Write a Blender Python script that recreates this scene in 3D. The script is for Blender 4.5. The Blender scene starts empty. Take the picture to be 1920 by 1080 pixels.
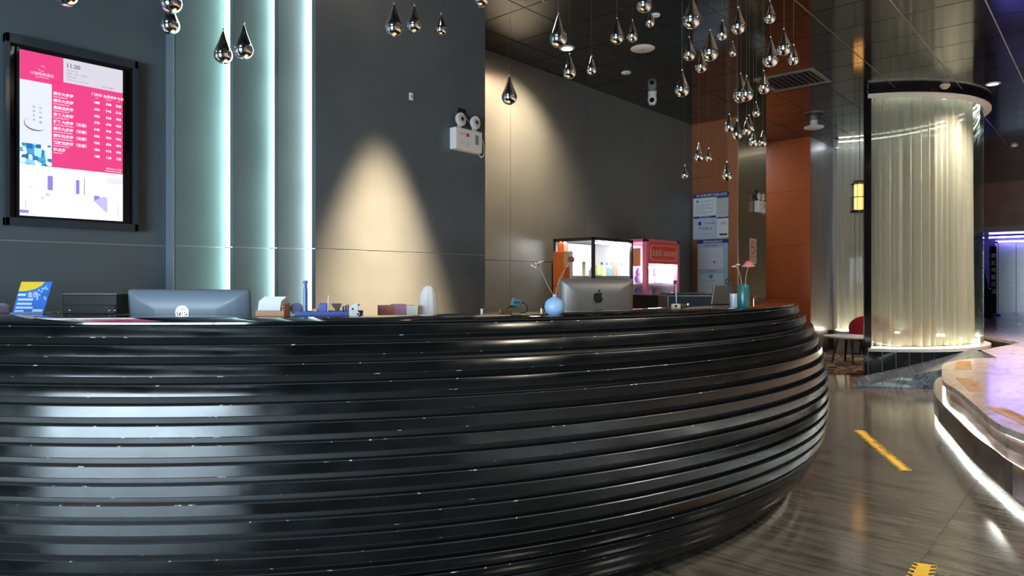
import bpy, bmesh, math, random
from mathutils import Vector, Matrix
random.seed(7)
PI = math.pi
SC = bpy.context.scene
COL = SC.collection

# ------------------------------------------------------------------ camera
CAM_H, FPX, CX, HY = 1.30, 1280.0, 960.0, 527.0
TH = math.atan2(1135.0, 1280.0)
FW = Vector((math.cos(TH), math.sin(TH)))
RT = Vector((math.sin(TH), -math.cos(TH)))
cam_d = bpy.data.cameras.new('camera')
cam_d.sensor_width = 36.0
cam_d.lens = 36.0 * FPX / 1920.0
cam_d.shift_y = -(540.0 - HY) / 1920.0
cam_d.clip_end = 200
cam = bpy.data.objects.new('camera', cam_d)
cam.location = (0, 0, CAM_H)
cam.rotation_euler = (PI / 2, 0, TH - PI / 2)
COL.objects.link(cam)
SC.camera = cam

# ------------------------------------------------------------------ world, exposure
wd = bpy.data.worlds.new('daylight'); SC.world = wd; wd.use_nodes = True
bg = wd.node_tree.nodes['Background']
bg.inputs['Color'].default_value = (0.68, 0.86, 1.0, 1)
bg.inputs['Strength'].default_value = 15.0
SC.view_settings.view_transform = 'Standard'
SC.view_settings.look = 'None'
SC.view_settings.gamma = 1.0
SC.view_settings.use_curve_mapping = False
SC.view_settings.exposure = 1.1
SC.cycles.use_denoising = True
SC.cycles.caustics_reflective = False
SC.cycles.caustics_refractive = False
SC.cycles.sample_clamp_indirect = 6.0
SC.cycles.max_bounces = 9
SC.cycles.transparent_max_bounces = 16
# the glazed entrance behind the camera: sky light is sampled through it
ent = bpy.data.lights.new('entrance_window_offscreen', 'AREA')
ent.shape = 'RECTANGLE'; ent.size = 4.2; ent.size_y = 2.3
ent.cycles.is_portal = True
ento = bpy.data.objects.new('entrance_window_offscreen', ent)
ento.location = (-4.9, 0.5, 1.2); ento.rotation_euler = (PI / 2, 0, -PI / 2)
COL.objects.link(ento)

CEIL = 3.9
PLAT = 0.38
WARM = (1.0, 0.66, 0.38)
NEUT = (1.0, 0.88, 0.74)

# ------------------------------------------------------------------ pixel helpers
def LD(lat, d):
    v = FW * d + RT * lat
    return (v.x, v.y)
def XY(px, d): return LD((px - CX) / FPX * d, d)
def P(px, py, d):
    x, y = XY(px, d); return Vector((x, y, CAM_H - (py - HY) / FPX * d))
def DY(px, Y): a = (px - CX) / FPX; return Y / (FW.y + a * RT.y)
def DX(px, X): a = (px - CX) / FPX; return X / (FW.x + a * RT.x)
def ceil_at(px, py): return XY(px, (CEIL - CAM_H) * FPX / (HY - py))
def floor_at(px, py, z=0.0): return XY(px, (CAM_H - z) * FPX / (py - HY))

# ------------------------------------------------------------------ materials
MATS = {}
def mat(name, col, rough=0.5, metal=0.0, spec=0.5, coat=0.0, emis=None, estr=0.0, ior=1.5,
        var=0.0, vscale=8.0, stretch=(1, 1, 1), rvar=0.0, bump=0.0, col2=None, sheen=0.0):
    if name in MATS: return MATS[name]
    m = bpy.data.materials.new(name); m.use_nodes = True
    nt = m.node_tree; b = nt.nodes['Principled BSDF']
    b.inputs['Base Color'].default_value = (*col, 1)
    b.inputs['Roughness'].default_value = rough
    b.inputs['Metallic'].default_value = metal
    b.inputs['Specular IOR Level'].default_value = spec
    b.inputs['IOR'].default_value = ior
    b.inputs['Coat Weight'].default_value = coat
    if emis:
        b.inputs['Emission Color'].default_value = (*emis, 1)
        b.inputs['Emission Strength'].default_value = estr
    tc = nt.nodes.new('ShaderNodeTexCoord')
    mp = nt.nodes.new('ShaderNodeMapping'); mp.inputs['Scale'].default_value = stretch
    nz = nt.nodes.new('ShaderNodeTexNoise')
    nz.inputs['Scale'].default_value = vscale; nz.inputs['Detail'].default_value = 5
    nt.links.new(tc.outputs['Object'], mp.inputs['Vector'])
    nt.links.new(mp.outputs['Vector'], nz.inputs['Vector'])
    if var > 0 or col2:
        rp = nt.nodes.new('ShaderNodeValToRGB')
        c2 = col2 if col2 else tuple(min(1, c * (1 + var)) for c in col)
        c1 = col if col2 else tuple(c * (1 - var) for c in col)
        rp.color_ramp.elements[0].color = (*c1, 1); rp.color_ramp.elements[0].position = 0.33
        rp.color_ramp.elements[1].color = (*c2, 1); rp.color_ramp.elements[1].position = 0.67
        nt.links.new(nz.outputs['Fac'], rp.inputs['Fac'])
        nt.links.new(rp.outputs['Color'], b.inputs['Base Color'])
    rv = rvar if rvar else 0.02
    mr = nt.nodes.new('ShaderNodeMapRange')
    mr.inputs['From Min'].default_value = 0.3; mr.inputs['From Max'].default_value = 0.7
    mr.inputs['To Min'].default_value = max(0, rough - rv); mr.inputs['To Max'].default_value = min(1, rough + rv)
    nt.links.new(nz.outputs['Fac'], mr.inputs['Value'])
    nt.links.new(mr.outputs['Result'], b.inputs['Roughness'])
    if bump > 0:
        bp = nt.nodes.new('ShaderNodeBump'); bp.inputs['Strength'].default_value = bump
        bp.inputs['Distance'].default_value = 0.01
        nt.links.new(nz.outputs['Fac'], bp.inputs['Height'])
        nt.links.new(bp.outputs['Normal'], b.inputs['Normal'])
    MATS[name] = m
    return m

def emit(name, col, strength):
    return mat(name, tuple(c * 0.4 for c in col), 0.6, emis=col, estr=strength)

def glass_mat(name, tint=(1, 1, 1), ior=1.5, rough=0.0):
    m = bpy.data.materials.new(name); m.use_nodes = True
    nt = m.node_tree; nt.nodes.clear()
    out = nt.nodes.new('ShaderNodeOutputMaterial')
    mx = nt.nodes.new('ShaderNodeMixShader'); fr = nt.nodes.new('ShaderNodeLayerWeight')
    fr.inputs['Blend'].default_value = 0.5
    pw = nt.nodes.new('ShaderNodeMath'); pw.operation = 'POWER'; pw.inputs[1].default_value = 5.0
    ml = nt.nodes.new('ShaderNodeMath'); ml.operation = 'MULTIPLY_ADD'
    f0 = ((ior - 1) / (ior + 1)) ** 2; ml.inputs[1].default_value = 1 - f0; ml.inputs[2].default_value = f0
    nt.links.new(fr.outputs['Facing'], pw.inputs[0]); nt.links.new(pw.outputs[0], ml.inputs[0])
    tr = nt.nodes.new('ShaderNodeBsdfTransparent'); tr.inputs['Color'].default_value = (*tint, 1)
    gl = nt.nodes.new('ShaderNodeBsdfGlossy'); gl.inputs['Roughness'].default_value = rough
    nt.links.new(ml.outputs[0], mx.inputs['Fac'])
    nt.links.new(tr.outputs['BSDF'], mx.inputs[1]); nt.links.new(gl.outputs['BSDF'], mx.inputs[2])
    nt.links.new(mx.outputs['Shader'], out.inputs['Surface'])
    MATS[name] = m
    return m

def cloth_mat(name, col, transl=0.4, sheer=0.0):
    m = bpy.data.materials.new(name); m.use_nodes = True
    nt = m.node_tree; nt.nodes.clear()
    out = nt.nodes.new('ShaderNodeOutputMaterial'); mx = nt.nodes.new('ShaderNodeMixShader')
    tc = nt.nodes.new('ShaderNodeTexCoord'); nz = nt.nodes.new('ShaderNodeTexNoise')
    mp = nt.nodes.new('ShaderNodeMapping'); mp.inputs['Scale'].default_value = (30, 30, 2)
    rp = nt.nodes.new('ShaderNodeValToRGB')
    rp.color_ramp.elements[0].color = (*[c * 0.88 for c in col], 1); rp.color_ramp.elements[1].color = (*col, 1)
    d = nt.nodes.new('ShaderNodeBsdfDiffuse'); t = nt.nodes.new('ShaderNodeBsdfTranslucent')
    nt.links.new(tc.outputs['Object'], mp.inputs['Vector']); nt.links.new(mp.outputs['Vector'], nz.inputs['Vector'])
    nt.links.new(nz.outputs['Fac'], rp.inputs['Fac'])
    for s in (d, t): nt.links.new(rp.outputs['Color'], s.inputs['Color'])
    mx.inputs['Fac'].default_value = transl
    nt.links.new(d.outputs['BSDF'], mx.inputs[1]); nt.links.new(t.outputs['BSDF'], mx.inputs[2])
    if sheer > 0:
        m2 = nt.nodes.new('ShaderNodeMixShader'); tp = nt.nodes.new('ShaderNodeBsdfTransparent'); m2.inputs['Fac'].default_value = sheer
        nt.links.new(mx.outputs['Shader'], m2.inputs[1]); nt.links.new(tp.outputs['BSDF'], m2.inputs[2])
        nt.links.new(m2.outputs['Shader'], out.inputs['Surface'])
    else:
        nt.links.new(mx.outputs['Shader'], out.inputs['Surface'])
    MATS[name] = m
    return m

def ramp_mat(name, stops, kind='NOISE', scale=5.0, stretch=(1, 1, 1), rough=0.3, detail=8, dist=0.0, emis=0.0, rot=(0, 0, 0), coat=0.0, ior=1.5, bump=0.0):
    m = bpy.data.materials.new(name); m.use_nodes = True
    nt = m.node_tree; b = nt.nodes['Principled BSDF']
    tc = nt.nodes.new('ShaderNodeTexCoord'); mp = nt.nodes.new('ShaderNodeMapping')
    mp.inputs['Scale'].default_value = stretch; mp.inputs['Rotation'].default_value = rot
    nt.links.new(tc.outputs['Object'], mp.inputs['Vector'])
    if kind == 'NOISE':
        n = nt.nodes.new('ShaderNodeTexNoise'); n.inputs['Detail'].default_value = detail
        n.inputs['Distortion'].default_value = dist; o = n.outputs['Fac']
    elif kind == 'VORONOI':
        n = nt.nodes.new('ShaderNodeTexVoronoi'); n.feature = 'DISTANCE_TO_EDGE'; o = n.outputs['Distance']
    elif kind == 'CELL':
        n = nt.nodes.new('ShaderNodeTexVoronoi'); n.distance = 'CHEBYCHEV'
        sp = nt.nodes.new('ShaderNodeSeparateColor'); nt.links.new(n.outputs['Color'], sp.inputs['Color']); o = sp.outputs[0]
    else:
        n = nt.nodes.new('ShaderNodeTexWave'); n.inputs['Distortion'].default_value = dist
        n.inputs['Detail'].default_value = 4; n.inputs['Detail Scale'].default_value = 1.5; o = n.outputs['Fac']
    n.inputs['Scale'].default_value = scale
    nt.links.new(mp.outputs['Vector'], n.inputs['Vector'])
    rp = nt.nodes.new('ShaderNodeValToRGB')
    el = rp.color_ramp.elements
    while len(el) < len(stops): el.new(0.5)
    for e, (p, c) in zip(el, stops): e.position = p; e.color = (*c, 1)
    nt.links.new(o, rp.inputs['Fac']); nt.links.new(rp.outputs['Color'], b.inputs['Base Color'])
    b.inputs['Roughness'].default_value = rough; b.inputs['Coat Weight'].default_value = coat
    b.inputs['IOR'].default_value = ior
    if emis > 0:
        nt.links.new(rp.outputs['Color'], b.inputs['Emission Color']); b.inputs['Emission Strength'].default_value = emis
    if bump > 0:
        bp = nt.nodes.new('ShaderNodeBump'); bp.inputs['Strength'].default_value = bump
        nt.links.new(o, bp.inputs['Height']); nt.links.new(bp.outputs['Normal'], b.inputs['Normal'])
    MATS[name] = m
    return m

GREY = mat('grey_panel', (0.098, 0.120, 0.132), 0.42, var=0.05, vscale=3, rvar=0.06)
GREYEDGE = mat('panel_edge', (0.17, 0.205, 0.24), 0.4)
JOINT = mat('joint_grey', (0.30, 0.30, 0.28), 0.5)
CEILM = mat('black_ceiling', (0.010, 0.011, 0.011), 0.09, spec=0.9, ior=1.6, rvar=0.03, vscale=2)
TBAR = mat('tbar', (0.42, 0.41, 0.37), 0.4)
LACQ = mat('black_lacquer', (0.004, 0.005, 0.0055), 0.20, ior=1.5, var=0.3, vscale=5, stretch=(1, 1, 2), rvar=0.07)
LACQTOP = mat('black_top', (0.006, 0.006, 0.007), 0.07, ior=1.7, coat=0.5, rvar=0.03)
CORE = mat('recess_black', (0.004, 0.004, 0.004), 0.5)
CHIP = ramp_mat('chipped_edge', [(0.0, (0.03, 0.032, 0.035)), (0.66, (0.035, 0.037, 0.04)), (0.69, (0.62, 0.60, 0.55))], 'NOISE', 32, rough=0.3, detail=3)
CHROME = mat('chrome', (0.92, 0.92, 0.93), 0.05, metal=1.0)
STEEL = mat('steel', (0.55, 0.55, 0.58), 0.25, metal=1.0, var=0.05, vscale=4, stretch=(1, 1, 20))
WIRE = mat('wire', (0.22, 0.20, 0.17), 0.45, metal=0.6)
WHITE = mat('white_plastic', (0.78, 0.78, 0.76), 0.4)
PAPER = mat('paper', (0.82, 0.83, 0.84), 0.7)
BLACKP = mat('black_plastic', (0.012, 0.012, 0.014), 0.3, rvar=0.08)
BLACKG = mat('black_gloss', (0.008, 0.008, 0.010), 0.08)
GREYT = mat('grey_print', (0.22, 0.23, 0.25), 0.7)
NAVY = mat('navy_print', (0.03, 0.035, 0.22), 0.5)
REDP = mat('red_print', (0.65, 0.05, 0.06), 0.5)
WOOD = ramp_mat('cherry_veneer', [(0.3, (0.28, 0.090, 0.036)), (0.55, (0.35, 0.125, 0.05)), (0.75, (0.24, 0.074, 0.028))], 'NOISE', 3.5, (14, 14, 0.9), 0.28, 6, 0.6, coat=0.2)
WOOD2 = ramp_mat('cherry_light', [(0.3, (0.37, 0.14, 0.062)), (0.6, (0.45, 0.18, 0.08)), (0.8, (0.33, 0.12, 0.052))], 'NOISE', 4, (16, 16, 0.8), 0.3, 5, 0.4)
REDWOOD = ramp_mat('red_wood', [(0.3, (0.32, 0.058, 0.011)), (0.55, (0.40, 0.080, 0.016)), (0.75, (0.25, 0.042, 0.009))], 'NOISE', 4, (10, 2, 14), 0.35, 6, 0.4)
BRONZE = mat('bronze_sheet', (0.23, 0.17, 0.11), 0.16, metal=0.85, var=0.08, vscale=2, rvar=0.05)
SILVER = mat('silver_panel', (0.34, 0.31, 0.30), 0.35, metal=0.4, var=0.12, vscale=3, stretch=(6, 6, 0.3))
FLOORM = ramp_mat('streaked_marble', [(0.28, (0.036, 0.032, 0.026)), (0.47, (0.094, 0.081, 0.064)), (0.58, (0.140, 0.122, 0.098)), (0.75, (0.064, 0.056, 0.046))], 'NOISE', 2.6, (6.5, 0.75, 1), 0.13, 9, 1.1, ior=1.55, rot=(0, 0, 0.22))
CREAM = ramp_mat('cream_marble', [(0.35, (0.60, 0.50, 0.41)), (0.5, (0.70, 0.60, 0.50)), (0.62, (0.52, 0.41, 0.33))], 'NOISE', 1.6, (1, 2.4, 1), 0.14, 9, 1.6, ior=1.5)
BROWNST = mat('brown_stone', (0.10, 0.075, 0.062), 0.08, var=0.3, vscale=5)
DARKTILE = mat('dark_tile', (0.012, 0.013, 0.016), 0.1, var=0.3, vscale=5)
RAMPM = ramp_mat('ramp_marble', [(0.35, (0.035, 0.045, 0.055)), (0.5, (0.13, 0.155, 0.18)), (0.62, (0.05, 0.06, 0.075))], 'NOISE', 3.0, (1, 2, 2), 0.12, 8, 2.5)
CARPET = ramp_mat('carpet', [(0.0, (0.35, 0.20, 0.10)), (0.08, (0.42, 0.26, 0.15)), (0.13, (0.02, 0.014, 0.010))], 'VORONOI', 4.2, (1, 1, 1), 0.95)
GROUT = mat('grout', (0.45, 0.45, 0.45), 0.7)
CURT = cloth_mat('sheer_white', (0.84, 0.80, 0.70), 0.45, 0.28)
CURT2 = cloth_mat('sheer_cool', (0.80, 0.80, 0.82), 0.35)
GLASS = glass_mat('column_glass', (0.90, 0.93, 0.90), 1.5)
PANEGL = glass_mat('thin_glass', (0.97, 0.98, 0.98), 1.35)
YELLOW = mat('yellow_tape', (0.78, 0.50, 0.03), 0.5, var=0.08, vscale=9)
ORANGET = mat('orange_sticker', (0.42, 0.24, 0.06), 0.4, var=0.1)
PINKM = mat('pink_enamel', (0.62, 0.16, 0.28), 0.35)
ORANGE = mat('orange_card', (0.75, 0.16, 0.03), 0.5)
BLUEP = mat('blue_plastic', (0.05, 0.10, 0.38), 0.4)
BLUEC = mat('blue_card', (0.05, 0.17, 0.62), 0.4)
YEL = mat('yellow_print', (0.85, 0.55, 0.02), 0.5)
SKYV = mat('sky_ceramic', (0.30, 0.47, 0.72), 0.42)
TEALV = mat('teal_ceramic', (0.025, 0.115, 0.115), 0.32)
ALU = mat('anodised_alu', (0.24, 0.22, 0.195), 0.42, metal=0.45)
HPGREY = mat('blue_grey_shell', (0.17, 0.21, 0.27), 0.38)
TANBOX = mat('tan_leather', (0.55, 0.24, 0.11), 0.5)
PETAL = mat('pink_petal', (0.78, 0.27, 0.27), 0.7)
PETALW = mat('cream_petal', (0.75, 0.58, 0.45), 0.7)
PETALD = mat('maroon_petal', (0.15, 0.025, 0.03), 0.7)
STEMM = mat('dry_stem', (0.42, 0.30, 0.17), 0.7)
REDCH = mat('red_fabric', (0.55, 0.02, 0.03), 0.75)
GOLD = mat('gold', (0.75, 0.52, 0.2), 0.3, metal=0.9)
TOWEL = cloth_mat('white_towel', (0.92, 0.88, 0.84), 0.1)

# ------------------------------------------------------------------ mesh helpers
class MB:
    def __init__(s): s.v = []; s.f = []; s.m = []; s.sm = []
    def add(s, vs, fs, mi=0, smooth=False):
        o = len(s.v); s.v += [tuple(v) for v in vs]
        for f in fs: s.f.append([i + o for i in f]); s.m.append(mi); s.sm.append(smooth)
        return s
    def box(s, c, d, b=0.0, mi=0, rot=None):
        hx, hy, hz = d[0] / 2, d[1] / 2, d[2] / 2
        if b <= 0:
            vs = [(x, y, z) for x in (-hx, hx) for y in (-hy, hy) for z in (-hz, hz)]
            fs = [(0, 1, 3, 2), (4, 6, 7, 5), (0, 4, 5, 1), (2, 3, 7, 6), (0, 2, 6, 4), (1, 5, 7, 3)]
        else:
            b = min(b, hx * .95, hy * .95, hz * .95)
            bm = bmesh.new(); bmesh.ops.create_cube(bm, size=1)
            for v in bm.verts: v.co = Vector((v.co.x * d[0], v.co.y * d[1], v.co.z * d[2]))
            bmesh.ops.bevel(bm, geom=bm.edges[:], offset=b, segments=2, profile=0.6, affect='EDGES')
            bm.verts.ensure_lookup_table()
            vs = [v.co.copy() for v in bm.verts]; fs = [[v.index for v in f.verts] for f in bm.faces]; bm.free()
        M = rot.to_matrix() if hasattr(rot, 'to_matrix') else (Matrix(rot) if rot else None)
        out = []
        for v in vs:
            p = Vector(v)
            if M: p = M @ p
            out.append(p + Vector(c))
        return s.add(out, fs, mi)
    def lathe(s, prof, n=24, c=(0, 0, 0), mi=0, axis='Z', smooth=True):
        vs = []; fs = []
        for r, z in prof:
            for k in range(n):
                a = 2 * PI * k / n
                x, y = r * math.cos(a), r * math.sin(a)
                p = (x, y, z) if axis == 'Z' else ((x, -z, y) if axis == 'Y' else (z, x, y))
                vs.append((p[0] + c[0], p[1] + c[1], p[2] + c[2]))
        m = len(prof)
        for i in range(m - 1):
            for k in range(n):
                k2 = (k + 1) % n
                fs.append((i * n + k, i * n + k2, (i + 1) * n + k2, (i + 1) * n + k))
        s.add(vs, fs, mi, smooth)
        o = len(s.v) - len(vs)
        if prof[0][0] > 1e-5: s.f.append([o + k for k in range(n)][::-1]); s.m.append(mi); s.sm.append(False)
        if prof[-1][0] > 1e-5: s.f.append([o + (m - 1) * n + k for k in range(n)]); s.m.append(mi); s.sm.append(False)
        return s
    def tube(s, pts, r, n=8, mi=0):
        pts = [Vector(p) for p in pts]; vs = []; fs = []
        rr = r if isinstance(r, (list, tuple)) else [r] * len(pts)
        for i, p in enumerate(pts):
            t = (pts[min(i + 1, len(pts) - 1)] - pts[max(i - 1, 0)]).normalized()
            u = t.orthogonal().normalized() if i == 0 else (u - t * u.dot(t)).normalized()
            w = t.cross(u)
            for k in range(n):
                a = 2 * PI * k / n; vs.append(p + (u * math.cos(a) + w * math.sin(a)) * rr[i])
        for i in range(len(pts) - 1):
            for k in range(n):
                k2 = (k + 1) % n; fs.append((i * n + k, i * n + k2, (i + 1) * n + k2, (i + 1) * n + k))
        fs.append(tuple(range(n))[::-1]); fs.append(tuple((len(pts) - 1) * n + k for k in range(n)))
        return s.add(vs, fs, mi, True)
    def prism(s, poly, z0, z1, mi=0):
        n = len(poly)
        vs = [(x, y, z0) for x, y in poly] + [(x, y, z1) for x, y in poly]
        fs = [tuple(range(n))[::-1], tuple(range(n, 2 * n))] + [(i, (i + 1) % n, n + (i + 1) % n, n + i) for i in range(n)]
        return s.add(vs, fs, mi)
    def plate(s, poly, y0, y1, mi=0):          # polygon in XZ, thickness in Y, front at y0
        n = len(poly)
        vs = [(x, y0, z) for x, z in poly] + [(x, y1, z) for x, z in poly]
        fs = [tuple(range(n)), tuple(range(n, 2 * n))[::-1]] + [(i, n + i, n + (i + 1) % n, (i + 1) % n) for i in range(n)]
        return s.add(vs, fs, mi)
    def arc(s, c, a0, a1, prof, n=64, mis=None, smooth=True, cap=True):   # closed profile (r,z) swept about c
        m = len(prof); vs = []
        for i in range(n + 1):
            a = a0 + (a1 - a0) * i / n
            for r, z in prof: vs.append((c[0] + r * math.cos(a), c[1] + r * math.sin(a), z))
        o = len(s.v); s.v += vs
        for i in range(n):
            for k in range(m):
                k2 = (k + 1) % m
                s.f.append([o + i * m + k, o + (i + 1) * m + k, o + (i + 1) * m + k2, o + i * m + k2])
                s.m.append(mis[k] if mis else 0); s.sm.append(smooth)
        if cap:
            s.f.append([o + k for k in range(m)]); s.m.append(0); s.sm.append(False)
            s.f.append([o + n * m + k for k in range(m)][::-1]); s.m.append(0); s.sm.append(False)
        return s
    def mesh(s, name, mats):
        me = bpy.data.meshes.new(name); me.from_pydata([tuple(v) for v in s.v], [], s.f)
        for m in (mats if isinstance(mats, (list, tuple)) else [mats]): me.materials.append(m)
        me.polygons.foreach_set('material_index', s.m); me.polygons.foreach_set('use_smooth', s.sm)
        bm = bmesh.new(); bm.from_mesh(me); bmesh.ops.recalc_face_normals(bm, faces=bm.faces[:]); bm.to_mesh(me); bm.free()
        if any(s.sm):
            try: me.set_sharp_from_angle(angle=math.radians(40))
            except Exception: pass
        me.update(); return me
    def build(s, name, mats, parent=None):
        return put(name, s.mesh(name, mats), parent)

def put(name, me, parent=None, loc=None, rz=None):
    o = bpy.data.objects.new(name, me); COL.objects.link(o)
    if parent: o.parent = parent
    if loc is not None: o.location = loc
    if rz is not None: o.rotation_euler = (0, 0, rz)
    return o
def tag(o, label=None, cat=None, group=None, kind=None):
    if label: o['label'] = label
    if cat: o['category'] = cat
    if group: o['group'] = group
    if kind: o['kind'] = kind
    return o
def thing(name, label, cat, loc=(0, 0, 0), rz=0.0, group=None):
    o = bpy.data.objects.new(name, None); COL.objects.link(o)
    o.empty_display_size = 0.05
    o.location = loc; o.rotation_euler = (0, 0, rz)
    return tag(o, label, cat, group)
def struct(name, mats, mb, label=None):
    o = mb.build(name, mats); o['kind'] = 'structure'
    if label: o['label'] = label
    return o
def sroot(name, label=None):
    o = bpy.data.objects.new(name, None); COL.objects.link(o); o['kind'] = 'structure'
    if label: o['label'] = label
    return o

TXT = {}
def text_mesh(s, size, align='LEFT', m=None, bold=0.0, shear=0.0):
    key = (s, size, align, m.name if m else '', bold, shear)
    if key in TXT: return TXT[key]
    cu = bpy.data.curves.new('lettering', 'FONT'); cu.body = s; cu.size = size; cu.align_x = align
    cu.resolution_u = 2; cu.offset = bold; cu.shear = shear
    o = bpy.data.objects.new('lettering', cu); COL.objects.link(o)
    bpy.context.view_layer.update()
    me = bpy.data.meshes.new_from_object(o.evaluated_get(bpy.context.evaluated_depsgraph_get()))
    bpy.data.objects.remove(o); bpy.data.curves.remove(cu)
    me.transform(Matrix.Rotation(PI / 2, 4, 'X'))
    me.materials.clear(); me.materials.append(m)
    TXT[key] = me
    return me
def text(s, size, x, y, z, m, parent, align='LEFT', bold=0.0, shear=0.0, name='lettering'):
    return put(name, text_mesh(s, size, align, m, bold, shear), parent, (x, y, z))
def quad(x0, x1, z0, z1, y, m, parent, name, t=0.0008):
    return MB().box(((x0 + x1) / 2, y, (z0 + z1) / 2), (abs(x1 - x0), t, abs(z1 - z0))).build(name, m, parent)
def disc_poly(r, n=28, cx=0, cz=0, rx=1.0): return [(cx + rx * r * math.cos(2 * PI * k / n), cz + r * math.sin(2 * PI * k / n)) for k in range(n)]
def ringpoly_plate(r0, r1, y, m, parent, name, n=32, cx=0, cz=0):
    vs = []; fs = []
    for k in range(n):
        a = 2 * PI * k / n
        vs += [(cx + r0 * math.cos(a), y, cz + r0 * math.sin(a)), (cx + r1 * math.cos(a), y, cz + r1 * math.sin(a))]
    for k in range(n):
        k2 = (k + 1) % n; fs.append((2 * k, 2 * k + 1, 2 * k2 + 1, 2 * k2))
    return MB().add(vs, fs).build(name, m, parent)
def smooth_closed(pts, n=4):
    out = []; N = len(pts)
    for i in range(N):
        p0, p1, p2, p3 = (Vector(pts[(i + j - 1) % N]) for j in range(4))
        for k in range(n):
            t = k / n
            out.append(0.5 * ((2 * p1) + (p2 - p0) * t + (2 * p0 - 5 * p1 + 4 * p2 - p3) * t * t + (3 * p1 - p0 - 3 * p2 + p3) * t ** 3))
    return [tuple(p) for p in out]
def smooth_open(pts, n=6):
    pts = [Vector(p) for p in pts]; out = []; N = len(pts)
    for i in range(N - 1):
        p0 = pts[max(i - 1, 0)]; p1 = pts[i]; p2 = pts[i + 1]; p3 = pts[min(i + 2, N - 1)]
        for k in range(n):
            t = k / n
            out.append(0.5 * ((2 * p1) + (p2 - p0) * t + (2 * p0 - 5 * p1 + 4 * p2 - p3) * t * t + (3 * p1 - p0 - 3 * p2 + p3) * t ** 3))
    out.append(pts[-1]); return out

# lamps ---------------------------------------------------------------------
DL_TRIM = MB().lathe([(0.085, 0.0), (0.085, -0.008), (0.060, -0.012), (0.055, 0.0)], 24).mesh('trim_ring', WHITE)
LENS = {}
def downlight(x, y, label, power, col=NEUT, aim=None, cone=80, blend=0.6, estr=30, z=CEIL, group='recessed downlights', off=None):
    t = thing(off + '_downlight_offscreen' if off else 'downlight', label, 'downlight', (x, y, z), 0, group)
    put('trim_ring', DL_TRIM, t)
    k = (col, estr)
    if k not in LENS:
        LENS[k] = MB().lathe([(0.0, -0.006), (0.052, -0.006), (0.052, 0.0), (0, 0)], 20).mesh('lens', emit('lens_%d' % len(LENS), col, estr))
    put(off + '_lens_offscreen' if off else 'lens', LENS[k], t)
    bn_ = off + '_bulb_offscreen' if off else 'bulb'
    L = bpy.data.lights.new(bn_, 'SPOT'); L.energy = power; L.color = col
    L.spot_size = math.radians(cone); L.spot_blend = blend; L.shadow_soft_size = 0.05
    lo = bpy.data.objects.new(bn_, L); COL.objects.link(lo); lo.parent = t; lo.location = (0, 0, -0.03)
    if aim is not None:
        d = Vector(aim) - Vector((x, y, z)); lo.rotation_euler = d.to_track_quat('-Z', 'Y').to_euler()
    return t

# ================================================================== STRUCTURE
A_Y, B_Y, C_Y, D_Y, E_Y, F_Y = 4.78, 4.67, 4.555, 4.44, 4.33, 5.29
JZ = 1.535
def xon(px, Y): return XY(px, DY(px, Y))[0]
B_X, C_X, D_X, E_X = xon(328, B_Y), xon(437, C_Y), xon(521, D_Y), xon(591, E_Y)
E_END = xon(910, E_Y)
RX0, RX1, RY0 = -5.0, 24.0, -6.0

# floor: streaked slabs
fl = sroot('floor', 'dark grey brown streaked marble floor slabs in front of the reception desk')
MB().box(((RX0 + RX1) / 2, -0.5, -0.06), (RX1 - RX0 + 2, 13.5, 0.10)).build('floor_bed', mat('bed', (0.03, 0.03, 0.028), 0.6), fl)
SLAB = 1.0
slab_me = [None] * 6
for k in range(6):
    slab_me[k] = MB().box((0, 0, -0.005), (SLAB - 0.0025, SLAB - 0.0025, 0.01), 0).mesh('slab', FLOORM)
for i in range(-5, 15):
    for j in range(-4, 6):
        x, y = i * SLAB + 0.42, j * SLAB + 0.18
        put('slab', slab_me[0], fl, (x, y, 0))

# ceiling with individually laid black panels
ce = sroot('ceiling', 'glossy black panel ceiling with thin grey joint lines')
TX, TY = 0.65, 0.66
tile = MB().box((0, 0, 0.006), (TX - 0.013, TY - 0.013, 0.012), 0).mesh('panel', CEILM)
tile_big = None
MB().box(((RX0 + RX1) / 2, -0.35, CEIL + 0.035), (RX1 - RX0 + 0.4, 11.9, 0.05)).build('ceiling_grid', TBAR, ce)
n_t = 0; rest = MB()
for i in range(-17, 30):
    for j in range(-1, 17):
        x, y = 5.587 + TX * (i + 0.5), 4.215 - TY * (j + 0.5) + TY
        if y > F_Y + 0.3 or x < RX0 or x > RX1: continue
        d = x * FW.x + y * FW.y; lat = x * RT.x + y * RT.y
        if d < 5.6 or abs(lat) > 0.80 * d or d > 19: rest.box((x, y, CEIL + .006), (TX - .013, TY - .013, .012)); continue
        put('panel', tile, ce, (x, y, CEIL)); n_t += 1
tag(rest.build('panel_field', CEILM, ce), kind='stuff')

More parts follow.
